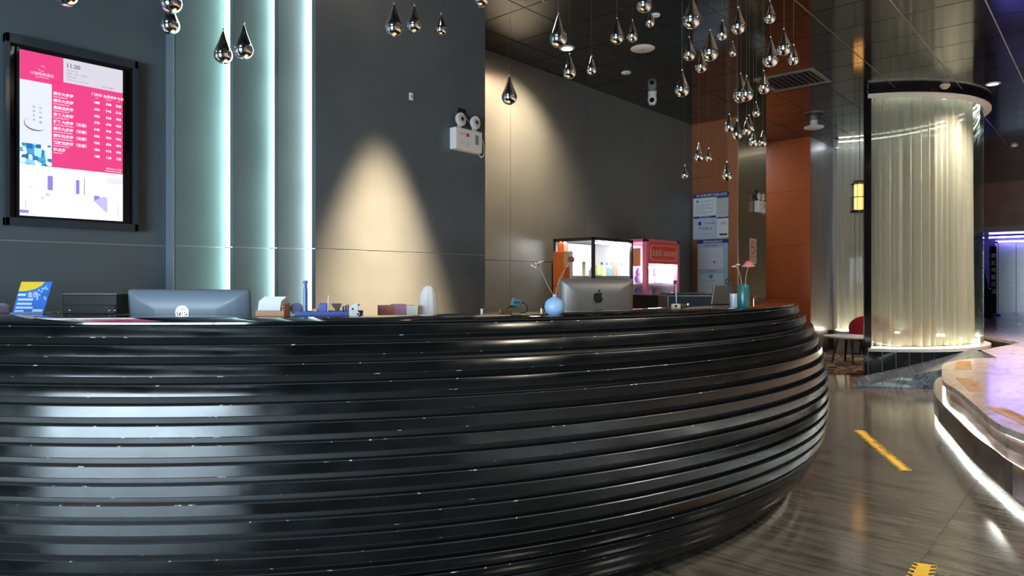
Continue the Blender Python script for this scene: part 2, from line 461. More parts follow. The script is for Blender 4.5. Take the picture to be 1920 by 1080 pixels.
# left panelled wall: core behind stepped panels
wl = sroot('wall_left', 'grey panelled wall behind the reception desk with lit vertical slots')
MB().box(((RX0 + E_END) / 2, A_Y + 0.16, CEIL / 2), (E_END - RX0, 0.22, CEIL)).build('wall_core', GREYEDGE, wl)
def wpanel(x0, x1, Yf, t, z0, z1, parent, m=GREY):
    return MB().box(((x0 + x1) / 2, Yf + t / 2, (z0 + z1) / 2), (x1 - x0 - 0.004, t, z1 - z0 - 0.005), 0.0015).build('panel', m, parent)
for x0, x1 in ((RX0, -1.6), (-1.6, -0.3), (-0.3, B_X)):
    wpanel(x0, x1, A_Y, 0.045, 0.0, JZ, wl); wpanel(x0, x1, A_Y, 0.045, JZ, CEIL, wl)
steps = [(B_X, B_Y, C_X + 0.12), (C_X, C_Y, D_X + 0.12), (D_X, D_Y, E_X + 0.12)]
for k, (x0, y0, x1) in enumerate(steps):
    wpanel(x0, x1, y0, 0.05, 0.0, JZ, wl); wpanel(x0, x1, y0, 0.05, JZ, CEIL, wl)
wpanel(E_X, E_END, E_Y, 0.05, 0.0, JZ, wl); wpanel(E_X, E_END, E_Y, 0.05, JZ, CEIL, wl)
MB().box(((E_X + E_END) / 2 + 0.1, (E_Y + 0.05 + A_Y + 0.06) / 2, CEIL / 2), (E_END - E_X - 0.21, A_Y + 0.0 - E_Y - 0.0, CEIL)).build('wall_core', GREYEDGE, wl)
MB().box((B_X - .008, (B_Y + A_Y) / 2 + .006, CEIL / 2), (.012, A_Y - B_Y + .012, CEIL - .004)).build('return_strip', GREYEDGE, wl)
# joint lines between panel rows read lighter
for x0, x1, Y in ((RX0, B_X, A_Y), (B_X, C_X, B_Y), (C_X, D_X, C_Y), (D_X, E_X, D_Y), (E_X, E_END, E_Y)):
    MB().box(((x0 + x1) / 2, Y + 0.008, JZ), (x1 - x0 - 0.004, 0.012, 0.005)).build('joint_strip', JOINT, wl)
# LED tubes in the three slots
for k, (xe, Yf, Yb) in enumerate(((C_X, C_Y, B_Y), (D_X, D_Y, C_Y), (E_X, E_Y, D_Y))):
    led = emit('slot_led_%d' % k, ((0.62, 1.0, 0.86), (0.66, 1.0, 0.86), (0.80, 1.0, 0.95))[k], (34, 20, 30)[k])
    t = MB().box((xe + 0.062, (Yf + 0.05 + Yb) / 2, CEIL / 2), (0.012, 0.04, CEIL - 0.02)).build('light_tube', led)
    tag(t, ('pale green light tube in the widest wall slot beside the display', 'pale green light tube in the middle of three wall slots', 'white light tube in the wall slot next to the warm lit wall')[k], 'light tube', 'light tubes in the wall slots')

# recessed back wall F
wb = sroot('wall_back', 'grey panelled back wall behind the drink cabinets')
FXS = [E_END - 0.9, xon(957, F_Y), xon(1100, F_Y), xon(1208, F_Y), 10.47 + 0.05]
MB().box(((FXS[0] + FXS[-1]) / 2, F_Y + 0.13, CEIL / 2), (FXS[-1] - FXS[0], 0.2, CEIL)).build('wall_core', JOINT, wb)
for x0, x1 in zip(FXS[:-1], FXS[1:]):
    wpanel(x0, x1, F_Y, 0.03, 0.0, JZ, wb); wpanel(x0, x1, F_Y, 0.03, JZ, CEIL, wb)
MB().box((E_END - 0.06, (A_Y + F_Y) / 2 + 0.1, CEIL / 2), (0.1, F_Y - E_Y + 0.0, CEIL)).build('return_wall', GREY, wb)

# wood pillar + bronze side
PX, PY = 10.47, 4.50
wc = sroot('pillar', 'cherry wood clad pillar carrying the notice boards')
MB().box((PX + 0.60, (PY + F_Y + 0.2) / 2 + 0.01, CEIL / 2), (1.16, F_Y + 0.2 - PY - 0.02, CEIL)).build('pillar_core', CORE, wc)
ya = 4.66
zs = [0.0, 1.0, 2.0, 3.0, CEIL]
for z0, z1 in zip(zs[:-1], zs[1:]):
    MB().box((PX + 0.01, (ya + F_Y) / 2, (z0 + z1) / 2), (0.02, F_Y - ya - 0.003, z1 - z0 - 0.003), 0.001).build('panel', WOOD, wc)
MB().box((PX + 0.002, (ya + PY) / 2, CEIL / 2), (0.036, ya - PY, CEIL), 0.003).build('edge_post', WOOD2, wc)
MB().box((PX + 0.59, PY + 0.003, CEIL / 2), (1.14, 0.012, CEIL), 0.001).build('bronze_sheet', BRONZE, wc)

# red wood wall and lounge back wall
wr = sroot('wall_red', 'deep red wood panelled wall beyond the pillar')
RWX = 12.74
for k in range(4):
    z0, z1 = [0, 0.98, 1.96, 2.94, CEIL][k:k + 2]
    MB().box((RWX + 0.03, (4.13 + 6.4) / 2, (z0 + z1) / 2), (0.06, 6.4 - 4.13, z1 - z0 - 0.003), 0.001).build('panel', REDWOOD, wr)
MB().box((RWX + 0.7, 4.13 + 0.04, CEIL / 2), (1.3, 0.06, CEIL)).build('side_panel', SILVER, wr)
wg = sroot('wall_lounge', 'silver grey wall with a wooden ledge behind the lounge')
MB().box((14.1, 3.85, CEIL / 2), (0.1, 3.7, CEIL)).build('wall_core', SILVER, wg)
MB().box((13.93, 3.55, 0.18), (0.26, 3.1, 0.36), 0.004).build('ledge', mat('ledge_wood', (0.12, 0.045, 0.02), 0.35, var=0.2, stretch=(1, 1, 8)), wg)
MB().box((11.6, F_Y + 0.75, CEIL / 2), (3.2, 0.1, CEIL)).build('end_wall', GREY, wg)

# remaining shell of the lobby
struct('wall_right', mat('right_wall', (0.36, 0.32, 0.29), 0.6, var=0.1), MB().box(((RX0 + RX1) / 2, RY0 - 0.1, CEIL / 2), (RX1 - RX0 + 0.4, 0.2, CEIL)), 'taupe lobby wall opposite the reception desk')
w = sroot('wall_entrance', 'entrance wall around the glazed doors')
WM = mat('entry_wall', (0.16, 0.16, 0.16), 0.6, var=0.1)
MB().box((RX0 - 0.1, -3.8, CEIL / 2), (0.2, 4.4, CEIL)).build('wall_piece', WM, w)
MB().box((RX0 - 0.1, 3.75, CEIL / 2), (0.2, 2.3, CEIL)).build('wall_piece', WM, w)
MB().box((RX0 - 0.1, 0.5, 3.125), (0.2, 4.2, 1.55)).build('lintel', WM, w)
wn = sroot('window_1', 'glazed entrance front with steel mullions')
for k in range(5):
    MB().box((RX0 - 0.05, -1.6 + 1.05 * k, 1.175), (0.06, 0.06, 2.35)).build('mullion', STEEL, wn)
for k in range(4):
    MB().box((RX0 - 0.05, -1.075 + 1.05 * k, 1.175), (0.012, 0.98, 2.33)).build('pane', PANEGL, wn)

# elevator lobby end wall
we = sroot('wall_end', 'pinkish brown stone wall above the elevator opening')
PINKST = ramp_mat('pink_stone', [(0.3, (0.30, 0.15, 0.09)), (0.5, (0.38, 0.20, 0.13)), (0.7, (0.27, 0.13, 0.08))], 'NOISE', 1.5, (1, 1, 1), 0.35)
MB().box((22.0, -0.2, (2.6 + CEIL) / 2), (0.2, 11.6, CEIL - 2.6)).build('upper_wall', PINKST, we)
MB().box((21.88, -0.2, 2.66), (0.06, 11.6, 0.14)).build('cornice', mat('cornice', (0.42, 0.33, 0.30), 0.4), we)
MB().box((24.1, -0.2, CEIL / 2), (0.2, 11.6, CEIL)).build('rear_wall', mat('lift_wall', (0.10, 0.09, 0.12), 0.25, var=0.15), we)
MB().box((23.0, -0.2, 2.62), (2.0, 11.6, 0.05)).build('lobby_soffit', mat('lobby_soffit', (0.25, 0.25, 0.3), 0.3), we)
MB().box((18.5, 5.65, CEIL / 2), (11.5, 0.1, CEIL)).build('flank_wall', mat('flank_wall', (0.2, 0.17, 0.16), 0.4), we)

# ================================================================== PLATFORM
plat_edge = [(2.75, -2.0), (2.78, 1.0), (2.85, 2.6), (3.07, 4.09), (3.18, 4.51), (3.43, 5.05), (3.74, 5.72), (3.96, 6.26), (4.34, 6.89), (4.85, 7.65), (5.45, 8.10), (5.80, 8.16)]
step_edge = [(2.52, -2.0), (2.55, 1.0), (2.62, 2.6), (2.875, 3.83), (3.04, 4.31), (3.245, 4.85), (3.60, 5.63), (3.86, 6.2), (4.185, 6.78), (4.62, 7.42), (5.0, 7.78)]
pe = [Vector(LD(*p)) for p in smooth_open(plat_edge, 5)]
se = [Vector(LD(*p)) for p in smooth_open(step_edge, 5)]
def inset(c, k):
    out = []
    for i, p in enumerate(c):
        t = (c[min(i + 1, len(c) - 1)] - c[max(i - 1, 0)]).normalized(); out.append(p + Vector((t.y, -t.x)) * k)
    return out
far = [LD(6.25, 9.1), LD(7.6, 10.2), LD(8.0, 12.0), (14.2, 2.4), (14.2, 5.6), (24.0, 5.6), (24.0, RY0), (pe[0].x, RY0)]
pf = sroot('floor_platform', 'raised cream marble platform with curved lit steps')
MB().prism([tuple(p) for p in pe] + far, PLAT - 0.045, PLAT).build('platform_top', CREAM, pf)
MB().prism([tuple(p) for p in inset(pe, 0.03)] + far, 0.0, PLAT - 0.045).build('platform_riser', BROWNST, pf)
se_in = inset(se, 0.6)
MB().prism([tuple(p) for p in se] + [tuple(p) for p in se_in[::-1]], 0.05, 0.24).build('step_block', [BROWNST], pf)
se_l = inset(se, 0.04)
MB().prism([tuple(p) for p in se_l] + [tuple(p) for p in se_in[::-1]], 0.0, 0.05).build('step_plinth', CORE, pf)
SLED = emit('step_led', (0.92, 1.0, 0.97), 20)
def strip(curve, z0, z1, w, m):
    b = MB(); a = curve; c = inset(curve, w)
    return b.prism([tuple(p) for p in a] + [tuple(p) for p in c[::-1]], z0, z1)
o = strip(inset(pe, 0.014), PLAT - 0.0515, PLAT - 0.0455, 0.014, None).build('led_strip', SLED); tag(o, 'white light strip under the nosing of the marble platform', 'light strip', 'step light strips')
o = strip(inset(se, 0.018), 0.043, 0.0495, 0.014, None).build('led_strip', SLED); tag(o, 'white light strip along the floor under the lower step', 'light strip', 'step light strips')

# ramp between floor and platform, along the glass column
R0, R1, R2, R3 = LD(4.12, 8.30), LD(5.80, 8.17), LD(6.30, 9.35), LD(4.75, 9.33)
rv = [(*R0, 0.001), (*R1, 0.001), (*R2, 0.001), (*R3, 0.001), (*R1, PLAT - 0.002), (*R2, PLAT - 0.002)]
rp_ = struct('ramp', RAMPM, MB().add(rv, [(0, 1, 2, 3), (0, 4, 1), (1, 4, 5, 2), (3, 2, 5), (0, 3, 5, 4)]), 'dark marbled wedge ramp beside the glass column')

# lounge carpet
cpoly = [XY(1500, 9.55), XY(1606, 9.52), (13.79, 2.6), (13.79, 4.08), (12.7, 4.08), (11.6, 4.45)]
o = MB().prism(cpoly, 0.001, 0.008).build('carpet', CARPET); tag(o, 'brown carpet with black leopard blotches in the lounge', 'carpet')

# ================================================================== RECEPTION DESK
DC = LD(-1.3, 5.87)
PROF = [(1.155, 3.44), (1.094, 3.483), (1.03, 3.528), (.978, 3.566), (.912, 3.594), (.844, 3.6165), (.775, 3.636), (.707, 3.646), (.645, 3.654), (.56, 3.654), (.494, 3.65), (.425, 3.645), (.36, 3.63), (.278, 3.60), (.213, 3.569), (.151, 3.52), (.09, 3.471), (0.0, 3.37)]
def Rz(z):
    for (z1, r1), (z0, r0) in zip(PROF[:-1], PROF[1:]):
        if z0 <= z <= z1: return r0 + (r1 - r0) * (z - z0) / (z1 - z0)
    return PROF[-1][1]
DTOP = 1.155
PH0, PH1 = PI + 0.05, 2 * PI - 0.145
desk = thing('reception_desk', 'barrel shaped black lacquer reception desk built of stacked horizontal slats', 'reception desk', (DC[0], DC[1], 0))
NS = 18; pitch = (DTOP - 0.014) / NS
for k in range(NS):
    z1 = DTOP - 0.014 - k * pitch; z0 = z1 - pitch * 0.64
    rt, rb = Rz(z1 - 0.004), Rz(z0 + 0.004)
    jig = random.uniform(-0.002, 0.002)
    rt += jig; rb += jig
    rm = max(rt, rb)
    rt = rm - (rm - rt) * 0.28; rb = rm - (rm - rb) * 0.28
    e = 0.0028
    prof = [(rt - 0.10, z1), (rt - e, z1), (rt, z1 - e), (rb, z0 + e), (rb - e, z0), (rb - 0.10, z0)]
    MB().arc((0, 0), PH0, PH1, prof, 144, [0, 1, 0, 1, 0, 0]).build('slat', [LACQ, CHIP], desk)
core = [(Rz(z) - 0.032, z) for z in [0.0, .1, .2, .3, .4, .5, .6, .7, .8, .9, 1.0, 1.08, DTOP - 0.013]]
MB().arc((0, 0), PH0, PH1, core + [(3.05, DTOP - 0.013), (3.05, 0.0)], 120).build('core', CORE, desk)
TOPR0 = 3.0
MB().arc((0, 0), PH0, PH1, [(TOPR0, DTOP - 0.014), (3.438, DTOP - 0.014), (3.442, DTOP - 0.010), (3.442, DTOP - 0.003), (3.438, DTOP), (TOPR0, DTOP)], 144).build('counter_top', LACQTOP, desk)
MB().arc((0, 0), PH0, PH1, [(2.25, 0.74), (3.05, 0.74), (3.05, 0.78), (2.25, 0.78)], 96).build('work_top', mat('work_top', (0.06, 0.05, 0.045), 0.35), desk)
WTOP = 0.78
def facing(x, y):            # rotation that turns a thing's -Y side outward over the counter
    return math.atan2(y - DC[1], x - DC[0]) + PI / 2
def on_top(px, py): return XY(px, (CAM_H - DTOP) * FPX / (py - HY))

# ================================================================== WALL DISPLAY
sx0, sx1 = xon(33, A_Y), xon(225, A_Y); sz0, sz1 = 1.68, 2.638
fx0, fx1 = xon(5, A_Y), xon(253, A_Y); fz0, fz1 = 1.62, 2.715
dsp = thing('wall_display', 'portrait wall display showing a pink room price list in a black frame', 'display', ((fx0 + fx1) / 2, A_Y, fz0))
cx0 = (fx0 + fx1) / 2
def L(x): return x - cx0
FW_ = 0.022
for (x0, x1, z0, z1) in ((fx0, fx1, fz1 - 0.05, fz1), (fx0, fx1, fz0, fz0 + 0.045), (fx0, fx0 + FW_, fz0, fz1), (fx1 - FW_, fx1, fz0, fz1)):
    MB().box((L((x0 + x1) / 2), -0.03, (z0 + z1) / 2 - fz0), (x1 - x0, 0.06, z1 - z0), 0.002).build('frame', mat('frame_grey', (0.035, 0.042, 0.05), 0.15), dsp)
MB().box((0, -0.008, (fz1 - fz0) / 2), (fx1 - fx0 - 0.02, 0.016, fz1 - fz0 - 0.02)).build('back_plate', BLACKG, dsp)
MB().box((L((sx0 + sx1) / 2), -0.025, (sz0 + sz1) / 2 - fz0), (sx1 - sx0 + 0.03, 0.04, sz1 - sz0 + 0.03), 0.003).build('bezel', BLACKG, dsp)
ES = 0.44
E_PINK = emit('screen_pink', (0.80, 0.05, 0.22), ES); E_WHITE = emit('screen_white', (0.92, 0.90, 1.0), ES * 1.05)
E_GREY = emit('screen_grey', (0.66, 0.63, 0.70), ES); E_PALE = emit('screen_pale', (0.75, 0.76, 0.84), ES)
E_TXT = emit('screen_text_white', (1.0, 0.9, 0.95), ES); E_DARK = emit('screen_text_dark', (0.12, 0.10, 0.13), ES * 0.8)
E_PURP = emit('screen_purple', (0.30, 0.22, 0.65), ES)
E_CITY = ramp_mat('screen_city', [(0.1, (0.02, 0.10, 0.30)), (0.4, (0.06, 0.30, 0.48)), (0.65, (0.30, 0.58, 0.66)), (0.9, (0.65, 0.80, 0.85))], 'CELL', 38, (1, 1, 1), 0.6, emis=ES)
E_ROOM = ramp_mat('screen_room', [(0.30, (0.85, 0.80, 1.0)), (0.55, (1.0, 0.99, 1.0))], 'NOISE', 6, (1, 1, 2), 0.6, emis=ES * 1.1)
SW, SH = sx1 - sx0, sz1 - sz0
YS = -0.0462
def U(u): return L(sx0 + u * SW)
def V(v): return sz1 - v * SH - fz0
scr = MB().box((U(0.5), YS + 0.0005, V(0.5)), (SW, 0.002, SH)).build('screen', E_WHITE, dsp)
def sq(u0, u1, v0, v1, m, name, k=1): return quad(U(u0), U(u1), V(v1), V(v0), YS - 0.0006 * k, m, scr, name, 0.0005)
sq(0, 0.4, 0, 0.178, E_PINK, 'header'); sq(0.4, 1, 0, 0.15, E_GREY, 'info_box'); sq(0.29, 1, 0.15, 0.69, E_PINK, 'price_area')
sq(0, 0.29, 0.178, 0.56, E_PALE, 'side_strip'); sq(0, 0.29, 0.56, 0.69, E_CITY, 'city_picture'); sq(0, 1, 0.69, 1.0, E_ROOM, 'room_picture')
YT = YS - 0.0016
def st(s, size, u, v, m, align='LEFT', bold=0.0): return text(s, size, U(u), YT, V(v), m, scr, align, bold)
st('11:20', 0.034, 0.425, 0.052, E_DARK, bold=0.0006); st('27℃', 0.017, 0.78, 0.055, E_GREY)
for k, s in enumerate(('2023-03-27', '星期一 农历二月初六', '欢迎光临', 'Welcome to our hotel')): st(s, 0.0125, 0.43, 0.075 + 0.0195 * k, mat('screen_text_grey', (.1, .1, .1), emis=(0.33, 0.33, 0.36), estr=ES * 0.8))
st('多云 / 东南风', 0.011, 0.78, 0.138, E_DARK)
st('川海轻居酒店', 0.020, 0.2, 0.135, E_TXT, 'CENTER'); st('CHUANHAI HOTEL', 0.008, 0.2, 0.150, E_TXT, 'CENTER')
pts = [(U(0.2) + 0.020 * math.cos(t), YT, V(0.095) + 0.013 * math.sin(t)) for t in [PI * 1.1 + k * 0.18 for k in range(11)]]
MB().tube(pts, 0.0010, 4).build('emblem', E_TXT, scr)
pts = [(U(0.2) + 0.016 * math.cos(t), YT, V(0.085) + 0.008 * math.sin(t)) for t in [0.5 + k * 0.2 for k in range(8)]]
MB().tube(pts, 0.0012, 4).build('emblem', E_TXT, scr)
for k, (c, e) in enumerate((('门市价', 'Price'), ('会员价', 'Member'), ('金卡价', 'VIP'))):
    st(c, 0.020, (0.73, 0.85, 0.955)[k], 0.200, E_TXT, 'CENTER', 0.0004); st(e, 0.009, (0.73, 0.85, 0.955)[k], 0.215, E_TXT, 'CENTER')
rows = [('豪华大床房', 'Deluxe King Room', '688', '598', '568'), ('豪华大床房', 'Deluxe Queen Room', '636', '546', '516'), ('高级双床房', 'Superior Twin Room', '606', '526', '496'),
        ('商务大床房', 'Business King Room', '576', '496', '466'), ('舒雅大床房（无窗）', 'Comfort King Windowless', '546', '466', '446'), ('豪华大床房（无窗）', 'Deluxe King Windowless', '506', '436', '406'),
        ('豪华双床房（无窗）', 'Deluxe Twin Windowless', '506', '436', '406'), ('精致双床房（无窗）', 'Standard Twin Room', '486', '416', '406'), ('钟点房', 'Hour Room', '188', '138', '128')]
for k, (c, e, a, b, g) in enumerate(rows):
    v = 0.238 + 0.0435 * k
    st(c, 0.021, 0.305, v, E_TXT, bold=0.0005); st(e, 0.0095, 0.305, v + 0.015, E_TXT, bold=0.0002)
    for q, s in enumerate((a, b, g)): st(s, 0.021, (0.73, 0.85, 0.955)[q], v + 0.012, E_TXT, 'CENTER', 0.0006)
st('*房价 Booking 2 小时', 0.010, 0.985, 0.665, E_TXT, 'RIGHT', 0.0003); st('For Reservation call desk', 0.009, 0.985, 0.680, E_TXT, 'RIGHT', 0.0003)
for k, c in enumerate('轻居有海'): st(c, 0.014, 0.125, 0.34 + k * 0.026, E_DARK, 'CENTER')
for k, c in enumerate('山水相逢'): st(c, 0.016, 0.185, 0.34 + k * 0.03, E_DARK, 'CENTER')
pts = [(U(0.15) + 0.060 * math.cos(t), YT, V(0.435) + 0.040 * math.sin(t)) for t in [PI * 0.75 + k * 0.16 for k in range(20)]]
MB().tube(pts, [0.0004 + 0.0035 * math.sin(PI * min(1, k / 19.0) ** 1.6) for k in range(20)], 5).build('ink_brush', E_DARK, scr)
for (u0, u1, v0, v1, m) in ((.25, .30, .745, .835, E_PURP), (.52, .555, .755, .845, E_PURP), (.60, .607, .74, .85, E_DARK), (.23, .27, .85, .875, E_GREY), (.19, .22, .875, .895, E_GREY), (.05, .055, .90, .96, E_PURP), (.83, .84, .70, .94, E_PALE), (.70, .76, .845, .885, E_PURP), (.745, .79, .895, .905, E_DARK), (.84, 1.0, .72, .76, E_PALE), (.07, .13, .82, .828, E_GREY), (.50, .51, .75, .85, E_GREY), (.0, .08, .965, .985, E_PURP), (.95, .955, .88, .99, E_PURP)):
    sq(u0, u1, v0, v1, m, 'picture_detail', 2)
MB().add([(U(.70), YT, V(.88)), (U(.80), YT, V(.845)), (U(.835), YT, V(.855)), (U(.835), YT, V(.955)), (U(.76), YT, V(.915))], [(0, 4, 3, 2, 1)]).build('picture_detail', emit('screen_lilac', (0.55, 0.50, 0.9), ES), scr)

# ================================================================== WALL FITTINGS
def em_light(loc, rz, label, w=0.33):
    t = thing('emergency_light', label, 'emergency light', loc, rz, 'twin head emergency lights')
    b = MB().box((0, -0.04, 0.095), (w, 0.08, 0.19), 0.012).build('case', WHITE, t)
    for s in (-1, 1):
        hx = s * w * 0.27
        nb = MB().tube([(hx - 0.012, -0.045, 0.185), (hx - 0.012, -0.045, 0.225)], 0.008, 8); nb.tube([(hx + 0.012, -0.045, 0.185), (hx + 0.012, -0.045, 0.225)], 0.008, 8)
        nb.build('bracket', WHITE, t)
        h = MB().lathe([(0.0, -0.020), (0.035, -0.018), (0.055, 0.0), (0.058, 0.022), (0.052, 0.026)], 20, (hx, -0.05, 0.265), axis='Y').build('lamp_head', WHITE, t)
        MB().lathe([(0.0, 0.030), (0.03, 0.028), (0.051, 0.024), (0.0, 0.020)], 20, (hx, -0.05, 0.265), axis='Y').build('lamp_lens', mat('lens_clear', (0.62, 0.60, 0.58), 0.15), h)
        MB().lathe([(0.0, 0.036), (0.018, 0.034), (0.018, 0.026), (0, 0.026)], 12, (hx, -0.05, 0.265), axis='Y').build('reflector', CHROME, h)
    MB().box((w * .28, -0.0805, 0.11), (0.045, 0.004, 0.085), 0.002).build('grille', mat('grille_grey', (0.25, 0.25, 0.25), 0.5), t)
    MB().box((-w * .06, -0.0802, 0.135), (0.035, 0.002, 0.028)).build('logo_patch', REDP, t)
    text('应急灯', 0.022, -w * .36, -0.0812, 0.13, REDP, t); text('CCC 3C', 0.016, -w * .36, -0.0812, 0.055, GREYT, t)
    ringpoly_plate(0.011, 0.014, -0.0812, GREYT, t, 'mark', 20, -w * .06, 0.06)
    MB().box((-0.02, -0.006, 0.35), (0.09, 0.012, 0.06), 0.003).build('socket', BLACKP, t)
    MB().tube(smooth_open([(-0.02, -0.01, 0.33), (0.10, -0.03, 0.235), (w * .62, -0.04, 0.13), (w * .72, -0.03, 0.03), (w * .66, -0.02, -0.02), (w * .48, -0.03, 0.012)], 5), 0.005, 8).build('cable', WHITE, t)
ex = (xon(842, E_Y) + xon(893, E_Y)) / 2
em_light((ex, E_Y - 0.001, 2.44), 0, 'white twin head emergency light with a looped cable on the panelled wall')
em_light((xon(1420, PY), PY - 0.005, 2.44), 0, 'white twin head emergency light on the bronze pillar side', 0.30)
sw = thing('wall_button', 'tiny white sensor plate high on the warm lit wall', 'sensor', (xon(770, E_Y), E_Y, 2.78))
MB().box((0, -0.006, 0.03), (0.035, 0.012, 0.06), 0.003).build('plate', WHITE, sw); MB().box((0, -0.013, 0.03), (0.014, 0.004, 0.02), 0.001).build('sensor_eye', GREYT, sw)

# no smoking sign on the bronze side
sg = thing('no_smoking_sign', 'white no smoking sign with red ring on the bronze pillar side', 'sign', (xon(1411, PY), PY - 0.004, 1.58))
MB().box((0, -0.004, 0.21), (0.27, 0.008, 0.42), 0.002).build('plate', mat('sign_white', (0.55, 0.50, 0.45), 0.5), sg)
ringpoly_plate(0.085, 0.108, -0.0088, REDP, sg, 'red_ring', 32, 0, 0.275)
MB().box((0, -0.0092, 0.275), (0.022, 0.001, 0.19), 0, 0, Matrix.Rotation(-PI / 4, 3, 'Y')).build('red_slash', REDP, sg)
MB().box((-0.01, -0.0086, 0.275), (0.11, 0.001, 0.018)).build('cigarette', BLACKP, sg)
text('禁止吸烟', 0.055, 0, -0.0090, 0.10, REDP, sg, 'CENTER', 0.001); text('NO SMOKING', 0.03, 0, -0.0090, 0.05, GREYT, sg, 'CENTER')

# notice boards on the wood pillar (local -Y faces -X)
nb = thing('notice_board', 'notice board of white certificate pockets with navy headers on the wood pillar', 'notice board', (PX - 0.001, 4.95, 1.985), -PI / 2)
BW = 0.62
MB().box((0, -0.006, 0.375), (BW, 0.012, 0.75), 0.002).build('backing', mat('board_white', (0.60, 0.64, 0.70), 0.35), nb)
def card(x0, x1, z0, z1, m, par, name, y=-0.014): return MB().box(((x0 + x1) / 2, y, (z0 + z1) / 2), (x1 - x0, 0.006, z1 - z0), 0.001).build(name, m, par)
h = card(-.31, .31, .68, .75, NAVY, nb, 'header'); text('员工信息及服务监督公示栏', 0.044, -0.25, -0.0180, .70, PAPER, h, bold=.0008)
c = card(-.30, .09, .38, .675, PAPER, nb, 'certificate'); text('公 示 信 息 牌', .032, -.19, -.0180, .61, GREYT, c)
ringpoly_plate(0.0, 0.022, -0.0178, GREYT, c, 'stamp', 16, -.23, .622)
for k in range(6): quad(-.27, (.05, -.02, .04, -.1, .03, -.06)[k], .56 - k * .03, .566 - k * .03, -.0178, GREYT, c, 'print_line')
c = card(.11, .30, .38, .675, mat('paper_grey', (.55, .57, .6), .6), nb, 'certificate'); card(.11, .30, .655, .675, BLACKP, c, 'card_header', -.0165)
h = card(-.30, .09, .345, .378, NAVY, nb, 'card_header'); text('食品安全等级公示', .026, -.10, -.0180, .353, PAPER, h, 'CENTER')
c = card(-.29, .08, .02, .34, mat('card_blue', (.58, .66, .76), .5), nb, 'certificate', -.022)
text('公安机关备案', .034, -.12, -.0262, .245, NAVY, c); text('扫 码 登 记', .05, -.21, -.0262, .155, REDP, c, bold=.0008); text('ABC-0312   请文明入住', .022, -.21, -.0262, .08, GREYT, c)
MB().box((-.185, -.0258, .26), (.05, .001, .06)).build('badge', NAVY, c)
c = card(.11, .30, .02, .34, PAPER, nb, 'certificate'); card(.11, .30, .325, .345, BLACKP, c, 'card_header', -.0165)
text('监督', .05, .17, -.0180, .23, REDP, c); quad(.15, .28, .05, .08, -.0178, NAVY, c, 'print_line')
nb2 = thing('notice_board', 'pale blue lower notice board with permit sheets on the wood pillar', 'notice board', (PX - 0.001, 4.915, 1.06), -PI / 2)
MB().box((0, -0.006, 0.455), (.54, 0.012, .91), 0.002).build('backing', mat('board_blue', (.40, .58, .72), .35), nb2)
h = card(-.27, .27, .855, .91, NAVY, nb2, 'header'); text('消防安全信息公示', .042, 0, -.0180, .866, PAPER, h, 'CENTER', .0008)
text('特种行业许可证', .032, -.02, -.0135, .805, REDP, nb2, 'CENTER', .0006)
c = card(-.25, .18, .44, .78, mat('permit_paper', (.72, .72, .80), .6), nb2, 'permit')
for k in range(7): quad(-.20, (.10, .05, .12, -.02, .08, .02, .1)[k], .70 - k * .035, .706 - k * .035, -.0178, mat('faint_print', (.5, .48, .58), .7), c, 'print_line')
ringpoly_plate(0.0, 0.02, -0.0178, REDP, c, 'stamp', 16, .03, .55)
text('营业执照', .034, .0, -.0135, .39, REDP, nb2, 'CENTER', .0006)
c = card(-.25, .18, .03, .36, mat('permit_blue', (.62, .74, .84), .6), nb2, 'permit')
ringpoly_plate(0.0, 0.034, -0.0178, GREYT, c, 'emblem', 20, -.03, .315); text('营 业 执 照', .036, -.03, -.0180, .23, GREYT, c, 'CENTER')
for k in range(5): quad(-.2, .13 - .03 * (k % 3), .19 - k * .03, .195 - k * .03, -.0178, mat('faint_print', (.5, .48, .58), .7), c, 'print_line')

# ================================================================== DRINK CABINETS
def cabinet(x0, x1, yf, depth, h, fm, label, pink):
    W = x1 - x0
    t = thing('display_cabinet', label, 'display cabinet', ((x0 + x1) / 2, yf, 0))
    fr = 0.035 if not pink else 0.06
    for sx in (-1, 1):
        for yy in (fr / 2, depth - fr / 2):
            MB().box((sx * (W / 2 - fr / 2), yy, h / 2), (fr, fr, h), 0.004).build('post', fm, t)
    MB().box((0, depth / 2, 0.2), (W - 0.01, depth - 0.01, 0.4), 0.004).build('plinth', fm, t)
    MB().box((0, depth / 2, h - 0.02), (W, depth, 0.04), 0.004).build('top', fm, t)
    MB().box((0, depth - 0.02, h / 2 + 0.18), (W - 2 * fr, 0.02, h - 0.45)).build('back_panel', mat('cabinet_back_' + ('p' if pink else 'b'), (0.76, 0.74, 0.86) if pink else (0.86, 0.85, 0.86), 0.5), t)
    zt = h - 0.045 if not pink else h - 0.36
    for z in ((0.72, 1.02, 1.36) if not pink else (0.68, 0.98, 1.26)):
        MB().box((0, depth / 2, z), (W - 2 * fr, depth - 0.08, 0.008)).build('shelf', mat('shelf_glass', (0.75, 0.80, 0.85), 0.1), t)
    MB().box((0, 0.005, (0.4 + zt) / 2), (W - 2 * fr, 0.006, zt - 0.4)).build('front_pane', PANEGL, t)
    MB().box((-W / 2 + 0.006, depth / 2, (0.4 + h - .04) / 2), (0.006, depth - 2 * fr, h - .44)).build('side_pane', PANEGL, t)
    MB().box((W / 2 - fr / 2 - .01, depth / 2, h / 2 + .18), (.012, depth - 2 * fr, h - .45)).build('end_panel', MATS['cabinet_back_' + ('p' if pink else 'b')], t)
    MB().box((0, 0.05, zt - 0.02), (W - 2 * fr - 0.02, 0.03, 0.02)).build('light_bar', emit('cabinet_bar', (1.0, 0.98, 1.0), 40), t)
    return t
KX0, KX1, KY = XY(1113, DY(1113, 4.60))[0], XY(1188, DY(1188, 4.60))[0] - 0.01, 4.60
